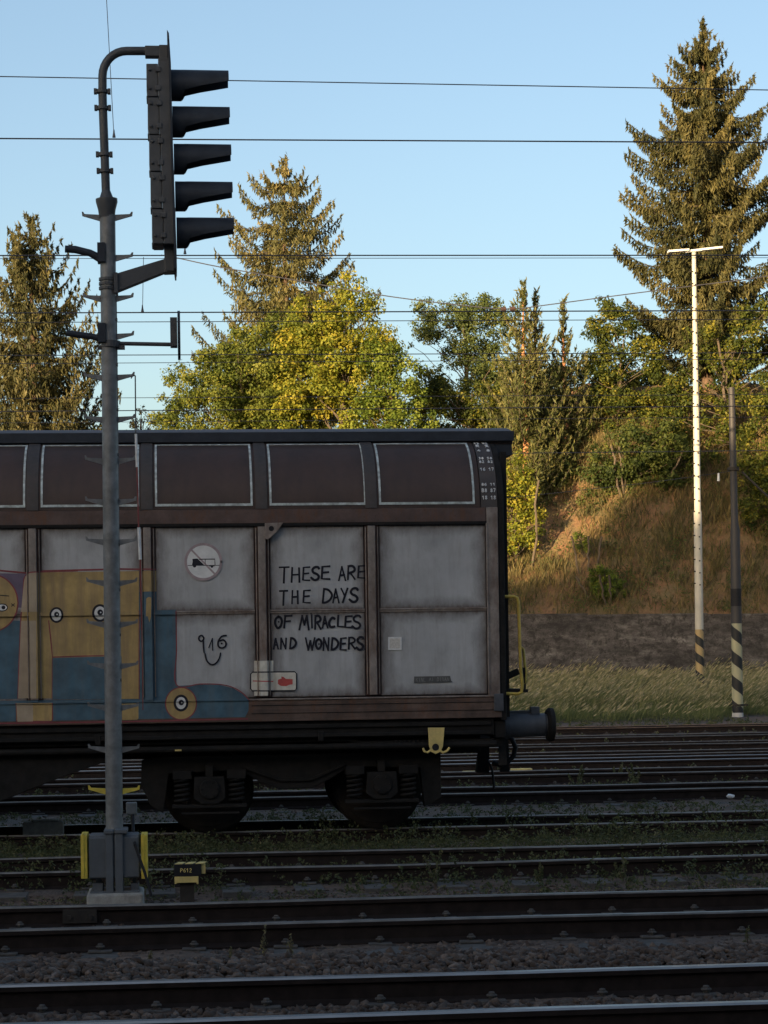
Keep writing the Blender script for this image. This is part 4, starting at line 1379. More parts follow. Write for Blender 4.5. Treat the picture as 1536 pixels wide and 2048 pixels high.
# small disc board on its own rod
m = MB()
gtube(m, [(236, 687), (345, 689)], 0.017)
c = G(221, 687)
m.tube([(c.x, YSIG, c.z - 0.035), (c.x, YSIG, c.z + 0.02)], 0.083, 20)
m.box(c.x - 0.11, c.x + 0.12, YSIG - 0.03, YSIG + 0.03, c.z - 0.05, c.z - 0.02)
m.prism([(G(*a).x, G(*a).z) for a in [(340, 637), (354, 637), (355, 694), (341, 694)]], YSIG - 0.07, YSIG + 0.07)
sb = m.build('board_holder', M['signal'], sig)
m = MB()
c0, c1 = G(357, 622), G(359, 720)
rz = (c0.z - c1.z) / 2
m.tube([(c0.x - 0.010, YSIG, (c0.z + c1.z) / 2), (c0.x + 0.012, YSIG, (c0.z + c1.z) / 2)], rz, 28)
turn(m, 355, 670).build('round_board', M['hood'], sb)

# cabinet at the foot
m = MB()
def gb(mb, x0, x1, y0, y1, ya, yb):
    a, b = G(x0, y0), G(x1, y1)
    c = G(x0, y1)
    mb.box(a.x, b.x, ya, yb, b.z, a.z); return mb
gb(m, 178, 280, 1672, 1751, YSIG - 0.17, YSIG + 0.17)
gb(m, 180, 278, 1668, 1673, YSIG - 0.15, YSIG + 0.15)
cb = turn(m, 229, 1720).build('cabinet', M['cabinet'], sig, bevel=0.012)
m = MB()
gb(m, 212, 228.5, 1660, 1782, YSIG - 0.20, YSIG + 0.1); gb(m, 230.5, 248, 1660, 1782, YSIG - 0.20, YSIG + 0.1)
gb(m, 209, 228.5, 1657, 1664, YSIG - 0.215, YSIG + 0.12); gb(m, 230.5, 256, 1656, 1663, YSIG - 0.215, YSIG + 0.12)
turn(m, 229, 1720).build('cabinet_column', M['cabinet'], cb, bevel=0.006)
for x0, x1 in ((161.5, 177), (281, 296)):
    m = MB()
    a, b = G(x0, 1667), G(x1, 1753)
    w = b.x - a.x
    m.box(a.x + w * 0.1, b.x, YSIG - 0.185, YSIG + 0.185, b.z, a.z)
    for yy in (YSIG - 0.15, YSIG - 0.08):
        m.box(a.x + w * 0.3, a.x + w * 0.6, yy - 0.04, yy + 0.03, b.z + 0.02, a.z + 0.012)
    m.box(a.x + w * 0.42, a.x + w * 0.55, YSIG - 0.195, YSIG - 0.184, b.z + 0.015, a.z - 0.02)
    turn(m, 229, 1720).build('end_cover', M['yellow'], cb, bevel=0.014)
m = MB()
gb(m, 182, 280, 1779, 1788, YSIG - 0.19, YSIG + 0.19)
gb(m, 186, 207, 1764, 1779, YSIG - 0.12, YSIG + 0.12); gb(m, 262, 278, 1764, 1779, YSIG - 0.12, YSIG + 0.12)
gb(m, 192, 203, 1750, 1765, YSIG - 0.05, YSIG + 0.05); gb(m, 266, 274, 1750, 1765, YSIG - 0.05, YSIG + 0.05)
turn(m, 229, 1720).build('base_plate', M['cabinet'], sig, bevel=0.005)
m = MB()
a = G(173, 1789, YSIG - 0.25); b = G(287, 1818, YSIG - 0.25)
m.box(a.x, b.x, YSIG - 0.25, YSIG + 0.3, b.z - 0.25, a.z)
m.build('footing', M['concrete'], sig, bevel=0.02)

# junction post with its cable
jb = thing('cable_box', tuple(G(264, 1700, 19.05)), 'small grey box on a thin stake behind the signal cabinet', 'cable box')
m = MB()
a, b = G(252, 1605, 19.05), G(274, 1628, 19.05)
m.box(a.x, b.x, 19.0, 19.12, b.z, a.z)
m.build('box', M['galv'], jb, bevel=0.008)
c = G(265, 1628, 19.06)
MB().tube([(c.x, 19.06, c.z), (c.x + 0.01, 19.06, GZ - 0.2)], 0.014, 8).build('stake', M['iron'], jb)
MB().tube([tuple(G(x_, y_, yy)) for x_, y_, yy in [(266, 1627, 19.03), (267, 1660, 18.9), (270, 1690, 18.46), (280, 1718, 18.44), (289, 1744, 18.42), (296, 1768, 18.40), (303, 1793, 18.38)]], 0.012, 8).build('cable', M['black'], jb, smooth=True)

# red and white rod hooked on a step
M['rod_red'] = mat('dull_red_paint', (0.12, 0.022, 0.022), 0.6, var=0.25, scale=10)
rod = thing('striped_rod', tuple(G(280, 1420, 18.63)), 'thin red and white striped rod hanging beside the signal post', 'rod')
for (xa, ya, xb, yb, mm, r) in [(270.5, 751, 271.6, 868, 'signal', 0.0055), (271.6, 868, 274, 934, 'white', 0.011), (274, 934, 277.5, 1055, 'rod_red', 0.007), (277.5, 1055, 280.5, 1119, 'white', 0.013), (280.5, 1119, 283.5, 1260, 'rod_red', 0.007), (283.5, 1260, 286, 1420, 'rod_red', 0.004)]:
    p, q = G(xa, ya, 18.63), G(xb, yb, 18.63)
    MB().tube([tuple(p), tuple(q)], r, 8).build('rod_section', M[mm], rod)
MB().tube([tuple(G(x_, y_, 18.66)) for x_, y_ in [(262, 757), (266, 751), (270.5, 751)]], 0.0055, 6).build('hook', M['signal'], rod)

# ------------------------------------------------------------------ small ground marker
YM = 18.3
mk = thing('ground_marker', tuple(G(378, 1790, YM)), 'small black marker box with slanted yellow bars on top, beside the signal', 'marker')
def gm(mb, x0, x1, y0, y1, ya, yb):
    a, b = G(x0, y0, ya), G(x1, y1, ya)
    mb.box(a.x, b.x, ya, yb, b.z, a.z); return mb
m = MB(); gm(m, 348, 402, 1729, 1752, YM - 0.05, YM + 0.12)
bx_ = m.build('marker_box', M['black'], mk, bevel=0.004)
ztop = G(378, 1728, YM - 0.05).z
m = MB()
for i, px in enumerate((349, 370, 391)):
    a = G(px, 1728, YM - 0.05).x; w = 0.075
    m.add([(a, YM - 0.045, ztop + 0.004), (a + w * 0.8, YM - 0.045, ztop + 0.004), (a + w * 1.25, YM + 0.11, ztop + 0.004), (a + w * 0.45, YM + 0.11, ztop + 0.004),
           (a, YM - 0.045, ztop - 0.002), (a + w * 0.8, YM - 0.045, ztop - 0.002), (a + w * 1.25, YM + 0.11, ztop - 0.002), (a + w * 0.45, YM + 0.11, ztop - 0.002)],
          [(0, 1, 2, 3), (4, 7, 6, 5), (0, 4, 5, 1), (1, 5, 6, 2), (2, 6, 7, 3), (3, 7, 4, 0)])
m.build('top_stripe', M['pale_yellow'], bx_)
m = MB(); gm(m, 403, 411, 1729, 1747, YM - 0.02, YM + 0.10); m.build('side_plate', M['pale_yellow'], mk)
m = MB(); gm(m, 350, 397, 1754, 1765, YM - 0.055, YM - 0.02); gm(m, 349, 353, 1754, 1768, YM - 0.06, YM - 0.02); gm(m, 393, 397, 1754, 1768, YM - 0.06, YM - 0.02)
m.build('front_plate', M['pale_yellow'], mk, bevel=0.003)
m = MB(); gm(m, 360, 389, 1766, 1806, YM - 0.01, YM + 0.06); m.build('stand', M['iron'], mk)
m = MB()
for k_, ch in enumerate('P612'):
    x0_ = 361 + k_ * 6
    for st in GL[ch]:
        pts = [(x0_ + 4.2 * a, 1737 + 7.5 * b) for a, b in st]
        for (u0, v0), (u1, v1) in zip(pts[:-1], pts[1:]):
            m.tube([tuple(G(u0, v0, YM - 0.053)), tuple(G(u1, v1, YM - 0.053))], 0.0028, 4)
m.build('marker_text', M['pale_yellow'], bx_)

# ------------------------------------------------------------------ lamp mast
YL = 82.0
bz = float(ground_h(19, YL))
lb = at(1400.5, 1385, YL)
M['mast'] = stripe_mat('galvanised_mast_with_stripes', (0.02, 0.02, 0.02), (0.42, 0.30, 0.14), 0.68, 0.30, at(1397, 1259, YL).z - bz, (0.54, 0.51, 0.44), None, 1.0)
lm = thing('lamp_mast', (lb.x, YL, bz), 'tall slim galvanised lamp mast with two flat lamp heads in front of the tall spruce', 'lamp post')
ztops = at(1388.5, 505, YL).z
m = MB()
m.tube([(lb.x, YL, bz - 0.3), (lb.x, YL, at(1398, 1230, YL).z), (lb.x, YL, at(1395, 1025, YL).z), (lb.x, YL, at(1395, 1020, YL).z), (lb.x, YL, at(1392, 790, YL).z), (lb.x, YL, at(1392, 785, YL).z), (lb.x, YL, ztops)],
       [0.165, 0.160, 0.150, 0.125, 0.118, 0.105, 0.080], 20)
m.build('mast', M['mast'], lm, smooth=True)
for i in range(30):
    z = at(1396, 1170, YL).z + i * 0.455
    if z > ztops - 0.5: break
    mm = MB().tube([(lb.x + 0.01, YL - 0.08, z), (lb.x + 0.01, YL - 0.19, z)], 0.030, 6)
    mm.tube([(lb.x - 0.05, YL - 0.05, z + 0.06), (lb.x - 0.20, YL - 0.08, z + 0.06)], 0.026, 6)
    mm.build('climbing_lug', M['iron'], lm)
MB().tube([tuple(at(1371, 503, YL)), tuple(at(1405, 499, YL))], 0.05, 10).build('cross_arm', M['white'], lm)
for (xa, ya, xb, yb) in ((1336, 503.5, 1377, 500.5), (1402, 500, 1444, 495.5)):
    a, b = at(xa, ya, YL), at(xb, yb, YL)
    m = MB(); m.bar(tuple(a), tuple(b), 0.34, 0.085)
    m.build('lamp_head', M['white'], lm, bevel=0.02)
flg = MB().tube([(lb.x, YL, at(1394, 890, YL).z - 0.03), (lb.x, YL, at(1394, 890, YL).z + 0.03)], 0.14, 16).build('mast_collar', M['galv'], lm)

# ------------------------------------------------------------------ dark overhead-line pole
YP = 69.5
pz = float(ground_h(17, YP))
pb = at(1475.5, 1437, YP)
px_ = pb.x
M['pole'] = stripe_mat('tarred_pole_with_stripes', (0.015, 0.015, 0.016), (0.40, 0.38, 0.24), 0.80, 0.14, at(1473, 1247, YP).z - pz, (0.046, 0.042, 0.043), (0.55, 0.54, 0.52), 1.0)
po = thing('overhead_line_pole', (px_, YP, pz), 'dark grey pole with black and cream striped foot, right of the lamp mast', 'pole')
m = MB()
zt = at(1463, 775, YP).z
m.tube([(px_, YP, pz - 0.3), (px_, YP, at(1474, 1180, YP).z), (px_, YP, at(1472, 1060, YP).z), (px_ - 0.01, YP, at(1470, 1045, YP).z), (px_ - 0.03, YP, at(1466, 940, YP).z), (px_ - 0.05, YP, zt)],
       [0.185, 0.165, 0.150, 0.115, 0.108, 0.098], 20)
m.build('shaft', M['pole'], po, smooth=True)
zz = at(1466, 938, YP).z
MB().tube([(px_ - 0.03, YP, zz - 0.05), (px_ - 0.03, YP, zz + 0.05)], 0.19, 16).build('pole_collar', M['iron'], po)
zz = at(1473, 1195, YP).z
MB().tube([(px_, YP, zz - 0.28), (px_, YP, zz + 0.28)], 0.172, 18).build('pole_band', M['black'], po)
zz = at(1474, 1410, YP).z
m = MB().box(px_ - 0.32, px_ + 0.34, YP - 0.03, YP + 0.03, zz - 0.025, zz + 0.025).tube([(px_, YP, zz - 0.03), (px_, YP, zz + 0.03)], 0.2, 16)
m.build('foot_bracket', M['iron'], po)
MB().tube([tuple(at(1484, 944, YP)), tuple(at(1545, 1002, YP - 0.5))], 0.035, 8).build('pole_strut', M['iron'], po)

# ------------------------------------------------------------------ overhead wires
def wire(name, yl, yr, Y, r, label, drops=(), cat='wire', x_l=0, x_r=1536):
    a, b = at(x_l, yl, Y), at(x_r, yr, Y)
    d = b - a
    p0, p1 = a - d * 4, b + d * 4
    m = MB().tube([tuple(p0), tuple(a), tuple(a + d * 0.5), tuple(b), tuple(p1)], r, 6)
    c = a + d * 0.5
    w = thing(name, tuple(c), label, cat, 'overhead wires across the sky')
    m.build('conductor', M['wire'], w, smooth=True)
    for (xt, yt, xb, yb) in drops:
        t_, b_ = at(xt, yt, Y), at(xb, yb, Y)
        dm = MB().tube([tuple(t_), tuple(b_)], 0.0045, 6)
        dm.tube([tuple(b_), tuple(b_ + Vector((0, 0, 0.055)))], [0.020, 0.010], 8)
        dm.tube([tuple(b_ + Vector((0, 0, 0.055))), tuple(b_ + Vector((0, 0, 0.09)))], [0.010, 0.007], 8)
        dm.build('dropper', M['wire'], w)
    return w


wire('overhead_wire', 153, 180, 26.2, 0.0065, 'topmost overhead wire, sloping down to the right behind the top signal hood')
wire('overhead_wire', 277, 285, 25.4, 0.0085, 'second overhead wire from the top, with a dropper ending beside the signal post', [(211, -40, 228, 275)])
w3 = wire('overhead_wire', 511, 510.5, 28.2, 0.0085, 'dark overhead wire at the level of the lamp heads, carrying short droppers', [(371, 498, 370, 508)])
wire('overhead_wire', 516.5, 515.5, 28.35, 0.004, 'thin wire running close under the dark wire at lamp head level', x_l=700)
wire('overhead_wire', 626, 621, 28.2, 0.0085, 'overhead wire below the lamp head level, touching the top of the round board', [(287, 514, 285, 624)])
wire('overhead_wire', 645, 638.5, 37.8, 0.007, 'thin overhead wire just under the wire at the round board')
wire('overhead_wire', 711, 705.5, 41.7, 0.009, 'overhead wire crossing the tree crowns level with the foot of the round board')
wire('overhead_wire', 727.5, 718, 44.6, 0.007, 'paired lower wire crossing the crowns under the round board')
wire('overhead_wire', 797, 789, 48.0, 0.007, 'thin overhead wire low across the middle of the tree crowns')
wire('overhead_wire', 823, 812, 48.8, 0.011, 'overhead wire a little above the wagon roof, crossing the round crowns')
wire('overhead_wire', 846, 834, 53.6, 0.007, 'thin overhead wire closest above the wagon roof at the left')
wire('overhead_wire', 918, 901, 54.1, 0.011, 'lowest overhead wire, crossing the dark trees right of the wagon roof')
# sagging carrier with its insulator
m = MB()
Yc_ = 56.0
cat_pts = smooth([(322, 510), (355, 516), (440, 534), (600, 562), (760, 590), (900, 608), (1015, 618), (1100, 609), (1250, 589), (1400, 570), (1536, 552), (1800, 505)], 5)
m.tube([tuple(at(a, b, Yc_)) for a, b in cat_pts], 0.014, 6)
sc_ = thing('carrier_wire', tuple(at(1015, 618, Yc_)), 'sagging carrier wire with a dark insulator at its lowest point before the trees', 'wire')
m.build('conductor', M['wire'], sc_, smooth=True)
m = MB().tube([tuple(at(1002, 619, Yc_)), tuple(at(1012, 617.5, Yc_))], 0.055, 10).tube([tuple(at(1020, 618, Yc_)), tuple(at(1030, 617, Yc_))], 0.055, 10)
m.build('insulator', M['insulator'], sc_)
m = MB()
st = thing('stay_wire', tuple(at(1300, 965, 72.0)), 'thin slack wire with a white insulator, reaching the dark pole from the left', 'wire')
m.tube([tuple(at(a, b, 72.0)) for a, b in smooth([(960, 1001), (1120, 985), (1190, 977), (1300, 965), (1437, 946), (1463, 942)], 4)], 0.010, 6)
m.build('conductor', M['wire'], st, smooth=True)
MB().tube([tuple(at(1437, 962, 72.0)), tuple(at(1437, 946, 72.0))], [0.05, 0.03], 8).build('insulator', M['white'], st)

# ------------------------------------------------------------------ odds and ends on the yard
yb1 = MB(); a, b = at(1021, 1537, 36.9), at(1063, 1544, 36.9)
yb1.box(a.x, b.x, 36.8, 36.94, b.z - 0.02, a.z).tube([(a.x + 0.06, 36.87, b.z - 0.02), (a.x + 0.06, 36.87, GZ - 0.05)], 0.03, 8).tube([(b.x - 0.06, 36.87, b.z - 0.02), (b.x - 0.06, 36.87, GZ - 0.05)], 0.03, 8)
o = yb1.build('yellow_block', M['pale_yellow'], bevel=0.01); tag(o, 'flat yellow block lying between rails, seen just right of the wagon end', 'block', 'yellow blocks between the rails')
yb2 = MB(); a, b = at(925, 1542, 36.9), at(957, 1547, 36.9)
yb2.box(a.x, b.x, 36.8, 36.94, b.z - 0.02, a.z).tube([(a.x + 0.06, 36.87, b.z - 0.02), (a.x + 0.06, 36.87, GZ - 0.05)], 0.03, 8).tube([(b.x - 0.06, 36.87, b.z - 0.02), (b.x - 0.06, 36.87, GZ - 0.05)], 0.03, 8)
o = yb2.build('yellow_block', M['pale_yellow'], bevel=0.01); tag(o, 'flat yellow block seen under the wagon end, left of the coupling', 'block', 'yellow blocks between the rails')


def rock(c, r, seed=0, flat=0.7):
    rr = random.Random(seed)
    m = MB()
    bm = bmesh.new()
    bmesh.ops.create_icosphere(bm, subdivisions=2, radius=1.0)
    for v in bm.verts:
        k = 0.75 + 0.35 * rr.random()
        v.co *= k
        v.co.z *= flat
    m.add([(c[0] + v.co.x * r, c[1] + v.co.y * r, c[2] + v.co.z * r) for v in bm.verts], [[v.index for v in f.verts] for f in bm.faces])
    bm.free()
    return m


c = at(1461, 1596, 28.6)
o = rock((c.x, 28.6, GZ + 0.15), 0.055, 3, 0.6).build('paper_scrap', M['white']); tag(o, 'crumpled white paper scrap on the ground at right, in front of the rails', 'litter')
trough = MB()
a, b = at(45, 1645, 24.75), at(126, 1652, 24.75)
trough.box(a.x, b.x, 24.75, 25.0, GZ - 0.1, a.z).box(a.x + 0.1, b.x - 0.05, 24.76, 24.99, a.z + 0.001, a.z + 0.02)
o = trough.build('concrete_block', M['concrete'], bevel=0.015); tag(o, 'pale concrete block lying by the weedy rail at the left edge', 'block')
# ------------------------------------------------------------------ vegetation
LEAF = {
 'olive': leaf_mat('olive_leaves', [(0.0, (0.028, 0.042, 0.008)), (0.5, (0.070, 0.090, 0.014)), (1.0, (0.15, 0.150, 0.025))]),
 'yellow': leaf_mat('yellowing_leaves', [(0.0, (0.050, 0.068, 0.009)), (0.5, (0.126, 0.141, 0.015)), (1.0, (0.25, 0.21, 0.027))]),
 'fresh': leaf_mat('fresh_green_leaves', [(0.0, (0.030, 0.052, 0.008)), (0.5, (0.080, 0.112, 0.014)), (1.0, (0.155, 0.175, 0.026))]),
 'shady': leaf_mat('mixed_green_leaves', [(0.0, (0.014, 0.024, 0.005)), (0.45, (0.042, 0.056, 0.009)), (0.8, (0.090, 0.095, 0.014)), (1.0, (0.17, 0.15, 0.022))]),
 'cool': leaf_mat('cool_green_leaves', [(0.0, (0.028, 0.044, 0.015)), (0.5, (0.062, 0.084, 0.024)), (1.0, (0.12, 0.130, 0.038))]),
 'deep': leaf_mat('deep_green_leaves', [(0.0, (0.016, 0.026, 0.007)), (0.5, (0.040, 0.056, 0.013)), (1.0, (0.09, 0.10, 0.022))]),
 'spruce': leaf_mat('spruce_needles', [(0.0, (0.016, 0.020, 0.008)), (0.5, (0.044, 0.044, 0.016)), (1.0, (0.096, 0.082, 0.030))], 0.15),
 'larch': leaf_mat('thin_brown_needles', [(0.0, (0.034, 0.036, 0.013)), (0.5, (0.072, 0.070, 0.025)), (1.0, (0.135, 0.110, 0.042))], 0.2),
 'pine': leaf_mat('pine_needles', [(0.0, (0.024, 0.032, 0.011)), (0.5, (0.062, 0.068, 0.022)), (1.0, (0.135, 0.120, 0.042))], 0.15),
 'straw': leaf_mat('straw_grass', [(0.0, (0.048, 0.048, 0.019)), (0.5, (0.125, 0.098, 0.040)), (1.0, (0.26, 0.175, 0.080))], 0.25),
 'tallgrass': leaf_mat('tall_green_grass', [(0.0, (0.060, 0.078, 0.027)), (0.45, (0.120, 0.126, 0.050)), (0.7, (0.20, 0.175, 0.088)), (1.0, (0.36, 0.29, 0.18))], 0.25),
 'weed': leaf_mat('weed_leaves', [(0.0, (0.028, 0.038, 0.016)), (0.6, (0.066, 0.074, 0.032)), (1.0, (0.135, 0.120, 0.060))], 0.25),
 'drystem': leaf_mat('dry_weed_stems', [(0.0, (0.06, 0.055, 0.03)), (1.0, (0.16, 0.14, 0.07))], 0.2),
}


def limb(mb, p, q, r0, r1, wob=0.15, n=5):
    p, q = Vector(p), Vector(q)
    d = (q - p).length
    pts, rs = [], []
    for i in range(n + 1):
        t = i / n
        w = Vector((random.uniform(-1, 1), random.uniform(-1, 1), random.uniform(-.5, .5))) * (wob * d * 0.12 * math.sin(PI * t))
        pts.append(tuple(p.lerp(q, t) + w)); rs.append(r0 + (r1 - r0) * t)
    mb.tube(pts, rs, 7)


def leafy(name, label, D, lobes, leaf, mkey, bark='bark', trunk_px=None, dens=1.0, clump=0.75, depth=0.8, twigs=(), cat='tree', aspect=0.62, gap=0.0, tuft=False, group=None, base_z=None, stems=1):
    """broad crown: clumps of leaves spread through the lobes (photo pixels at distance D), a trunk and limbs that reach them"""
    D = WALL_Y + (D - 33.0) * 1.1
    leaf *= 0.56; clump *= 0.84
    s = F_PX / D
    cx = sum(l[0] for l in lobes) / len(lobes)
    tpx = trunk_px if trunk_px is not None else cx
    X0 = at(tpx, 900, D).x
    z0 = float(hill_h(X0, D)) if base_z is None else base_z
    root = thing(name, (X0, D, z0), label, cat, group)
    cl = []
    for (px, py, rx, ry) in lobes:
        c = at(px, py, D)
        ax, az, ay = rx / s, ry / s, rx / s * depth
        n = max(4, int(dens * 4.6 * (ax * az) / (clump * clump) + 0.5))
        for _ in range(n):
            v = rng.normal(size=3); v /= np.linalg.norm(v)
            rad = rng.uniform(0.25, 1.0) ** 0.45
            cl.append((c.x + v[0] * ax * rad, c.y + v[1] * ay * rad, c.z + v[2] * az * rad, clump * rng.uniform(0.55, 1.15)))
    for (px, py) in twigs:
        c = at(px, py, D + rng.uniform(-1, 1))
        cl.append((c.x, c.y, c.z, clump * 0.45))
    cl = np.array(cl)
    if gap:
        cl = cl[rng.random(len(cl)) > gap]
    tb = MB()
    top = Vector((float(cl[:, 0].mean()), float(cl[:, 1].mean()), float(np.percentile(cl[:, 2], 80))))
    H = top.z - z0
    for k in range(stems):
        off = Vector((random.uniform(-.6, .6), random.uniform(-.4, .4), 0)) * (stems - 1) * 0.5
        limb(tb, (X0 + off.x, D + off.y, z0 - 0.4), top + off * 2, 0.013 * H / (1 + 0.4 * (stems - 1)) + 0.04, 0.05, 0.3, 8)
    pick = rng.choice(len(cl), min(len(cl), 34), replace=False)
    for i in pick:
        p = Vector(cl[i, :3])
        t = min(0.92, max(0.12, ((p.z - z0) / max(H, 0.5)) * 0.75 - 0.08))
        st = Vector((X0, D, z0)).lerp(top, t)
        k0 = len(tb.f)
        limb(tb, st, p, 0.007 * H * (1 - t) * 0.5 + 0.018, 0.010, 0.5)
        tb.mi[k0:] = [1] * (len(tb.f) - k0)
    tb.build('trunk', [M[bark], M['bark']], root, smooth=True)
    P_, T_, A_, O_ = [], [], [], []
    for x, y, z, r in cl:
        n = int(46 * (r / 0.6) ** 2 * (0.24 / leaf) ** 1.75 * 1.3)
        v = rng.normal(size=(n, 3)); v = unit(v) * (rng.uniform(0, 1, (n, 1)) ** 0.5) * r
        v[:, 2] *= 0.75
        P_.append(np.array([x, y, z]) + v)
        T_.append(np.clip(rng.normal(0.5 + rng.normal(0, 0.21), 0.19, n), 0, 1))
        if tuft:
            A_.append(unit(v + np.array([0, 0, r * 0.9])))
        O_.append(unit(unit(v) + np.array([0, -0.15, 0.35]) + rng.normal(0, 0.55, (n, 3))))
    P_ = np.concatenate(P_); T_ = np.concatenate(T_)
    V = leaf_quads(P_, leaf, aspect, np.concatenate(A_), 0.35) if tuft else leaf_faces(P_, np.concatenate(O_), leaf, aspect)
    quads_mesh('crown', V, T_, LEAF[mkey], root)
    return root


def conifer(name, label, D, apex, prof_px, mkey, bark, seed, z_to=None, whorl=0.5, arms=6, droop=0.28, curtain=0.5, spray=0.34, width=0.30, thin=0.0, group=None, lean=0.0, tips=0.22, dense=1.0):
    """trunk with whorls of drooping, up-tipped branches hung with needle sprays; prof_px = [(y px, half width px), ...] from the top down"""
    D = WALL_Y + (D - 33.0) * 1.1
    whorl *= 0.82; spray *= 0.84
    s = F_PX / D
    a = at(apex[0], apex[1], D)
    z0 = float(hill_h(a.x, D)) if z_to is None else z_to
    root = thing(name, (a.x, D, z0), label, 'tree', group)
    H = a.z - z0
    tb = MB()
    tb.tube([(a.x, D, z0 - 0.5), (a.x + 0.05, D, z0 + H * 0.35), (a.x - 0.04, D, z0 + H * 0.7), (a.x, D, a.z)], [0.016 * H + 0.05, 0.012 * H + 0.03, 0.006 * H + 0.02, 0.012], 10)
    ys = [apex[1]] + [p[0] for p in prof_px]
    ws = [2] + [p[1] for p in prof_px]
    P_, A_, S_, T_ = [], [], [], []
    z = a.z - 0.15
    zmin = at(apex[0], prof_px[-1][0], D).z
    while z > zmin:
        ypx = HY - (z - CAM_Z) * s + (CX - apex[0]) * ROLL
        R = np.interp(ypx, ys, ws) / s
        na = max(3, int(arms * min(1, 0.5 + R / 2.5)))
        ph = rng.uniform(0, 2 * PI)
        for k in range(na):
            if thin and rng.random() < thin: continue
            az = ph + 2 * PI * k / na + rng.normal(0, 0.25)
            L = R * (0.5 + 0.68 * rng.random() ** 0.7)
            if L < 0.12: L = 0.12
            n = max(3, int(L / 0.16))
            t = np.linspace(0, 1, n)
            rad = L * t
            up = 0.12 * min(L, 1.2) * t - droop * L * (t ** 1.3) * 1.1 + tips * L * np.clip(t - 0.55, 0, 1) ** 1.6 * 3.2
            bx = a.x + rad * math.cos(az); by = D + rad * math.sin(az); bz_ = z + up + rng.normal(0, 0.22)
            if L > 0.5:
                ii = sorted(set(int(v) for v in np.linspace(0, n - 1, 6)))
                k0 = len(tb.f)
                tb.tube([(float(bx[i]), float(by[i]), float(bz_[i]) - 0.03) for i in ii], [0.008 + 0.008 * L * (1 - i / n) for i in ii], 5, cap=False)
                tb.mi[k0:] = [1] * (len(tb.f) - k0)
            d = np.stack([np.gradient(bx), np.gradient(by), np.gradient(bz_)], -1); d = unit(d)
            side = np.stack([-np.sin(az) * np.ones(n), np.cos(az) * np.ones(n), np.zeros(n)], -1)
            tint = float(np.clip(rng.normal(0.5, 0.16), 0.1, 0.9))
            base = np.stack([bx, by, bz_], -1)
            reps = int(15 * dense)
            for rr in range(reps):
                u = rng.uniform(-1, 1, n)[:, None] * (width * L * (1.05 - t) ** 0.7)[:, None] * 0.9
                fwd = np.abs(u) * 0.5
                pos = base + side * u + d * fwd
                hang = rng.random((n, 1)) < curtain
                drop = np.where(hang, rng.uniform(0.05, 0.55, (n, 1)) * min(1.0, 0.35 + 0.2 * L), 0.0)
                pos = pos - np.array([0, 0, 1.0]) * drop * (0.35 + 0.65 * (1 - np.abs(t - 0.5))[:, None])
                ax = np.where(hang, np.array([[0, 0, -1.0]]) + 0.35 * d, d + side * np.sign(u) * 0.6 + np.array([[0, 0, 0.1]]))
                keep = (t > 0.12) | (rng.random(n) < 0.4)
                P_.append(pos[keep]); A_.append(unit(ax)[keep]); S_.append(np.where(hang[:, 0], spray * 1.25, spray)[keep])
                T_.append(np.clip(rng.normal(tint, 0.15, n), 0, 1)[keep])
            # shoots at the tip
            P_.append(base[-1:] + d[-1:] * 0.12 + np.array([0, 0, 0.05])); A_.append(unit(d[-1:] + np.array([0, 0, 0.5]))); S_.append(np.array([0.30])); T_.append(np.array([0.75]))
        z -= whorl * rng.uniform(0.7, 1.25) * (0.55 + 0.45 * min(1, R / 2))
    for k in range(14):
        P_.append(np.array([[a.x + rng.normal(0, .04), D + rng.normal(0, .04), a.z - 0.09 * k]])); A_.append(unit(np.array([[rng.normal(0, .3), rng.normal(0, .3), 1.0]]))); S_.append(np.array([0.32])); T_.append(np.array([0.6]))
    tb.build('trunk', [M[bark], M['bark']], root, smooth=True)
    P_ = np.concatenate(P_); A_ = np.concatenate(A_); S_ = np.concatenate(S_); T_ = np.concatenate(T_)
    quads_mesh('crown', leaf_quads(P_, S_ * 0.95, 0.24, A_, 0.42), T_, LEAF[mkey], root)
    return root


TG = 'trees on the slope beyond the tracks'
conifer('spruce_tree', 'bushy olive spruce left of the signal post, its top level with the lowest hood', 48, (62, 436), [(500, 44), (560, 78), (620, 98), (700, 130), (780, 146), (870, 156), (960, 160), (1040, 160)], 'spruce', 'bark_spruce', 1, whorl=0.80, arms=8, droop=0.10, curtain=0.45, tips=0.75, width=0.30, spray=0.34, thin=0.12, group=TG, dense=1.5)
conifer('spruce_tree', 'brown thin-needled conifer rising behind the yellow-green crown, just right of the signal hoods', 52, (568, 330), [(352, 40), (390, 74), (440, 108), (500, 124), (560, 136), (620, 156), (660, 180), (760, 185), (900, 185)], 'larch', 'bark_spruce', 2, whorl=0.70, arms=7, droop=0.22, curtain=0.62, tips=0.5, width=0.26, spray=0.30, thin=0.10, group=TG, dense=1.35)
conifer('spruce_tree', 'tallest spruce, with long drooping branches, behind the lamp mast', 46, (1406, 42), [(100, 62), (160, 90), (215, 126), (310, 160), (440, 168), (520, 162), (600, 160), (680, 150), (760, 125)], 'spruce', 'bark_spruce', 3, whorl=0.62, arms=8, droop=0.24, curtain=0.70, tips=0.40, width=0.23, spray=0.31, thin=0.22, group=TG, dense=1.8)
leafy('broadleaf_tree', 'rounded olive-green crown left of the yellow-green tree, above the wagon roof', 45, [(470, 790, 150, 110), (415, 835, 110, 75), (525, 720, 100, 90), (360, 850, 55, 45), (560, 830, 105, 85), (565, 680, 70, 60), (420, 760, 60, 50)], 0.25, 'olive', dens=1.0, clump=0.72, group=TG, twigs=[(320, 830), (330, 845), (400, 735), (350, 790), (440, 690)])
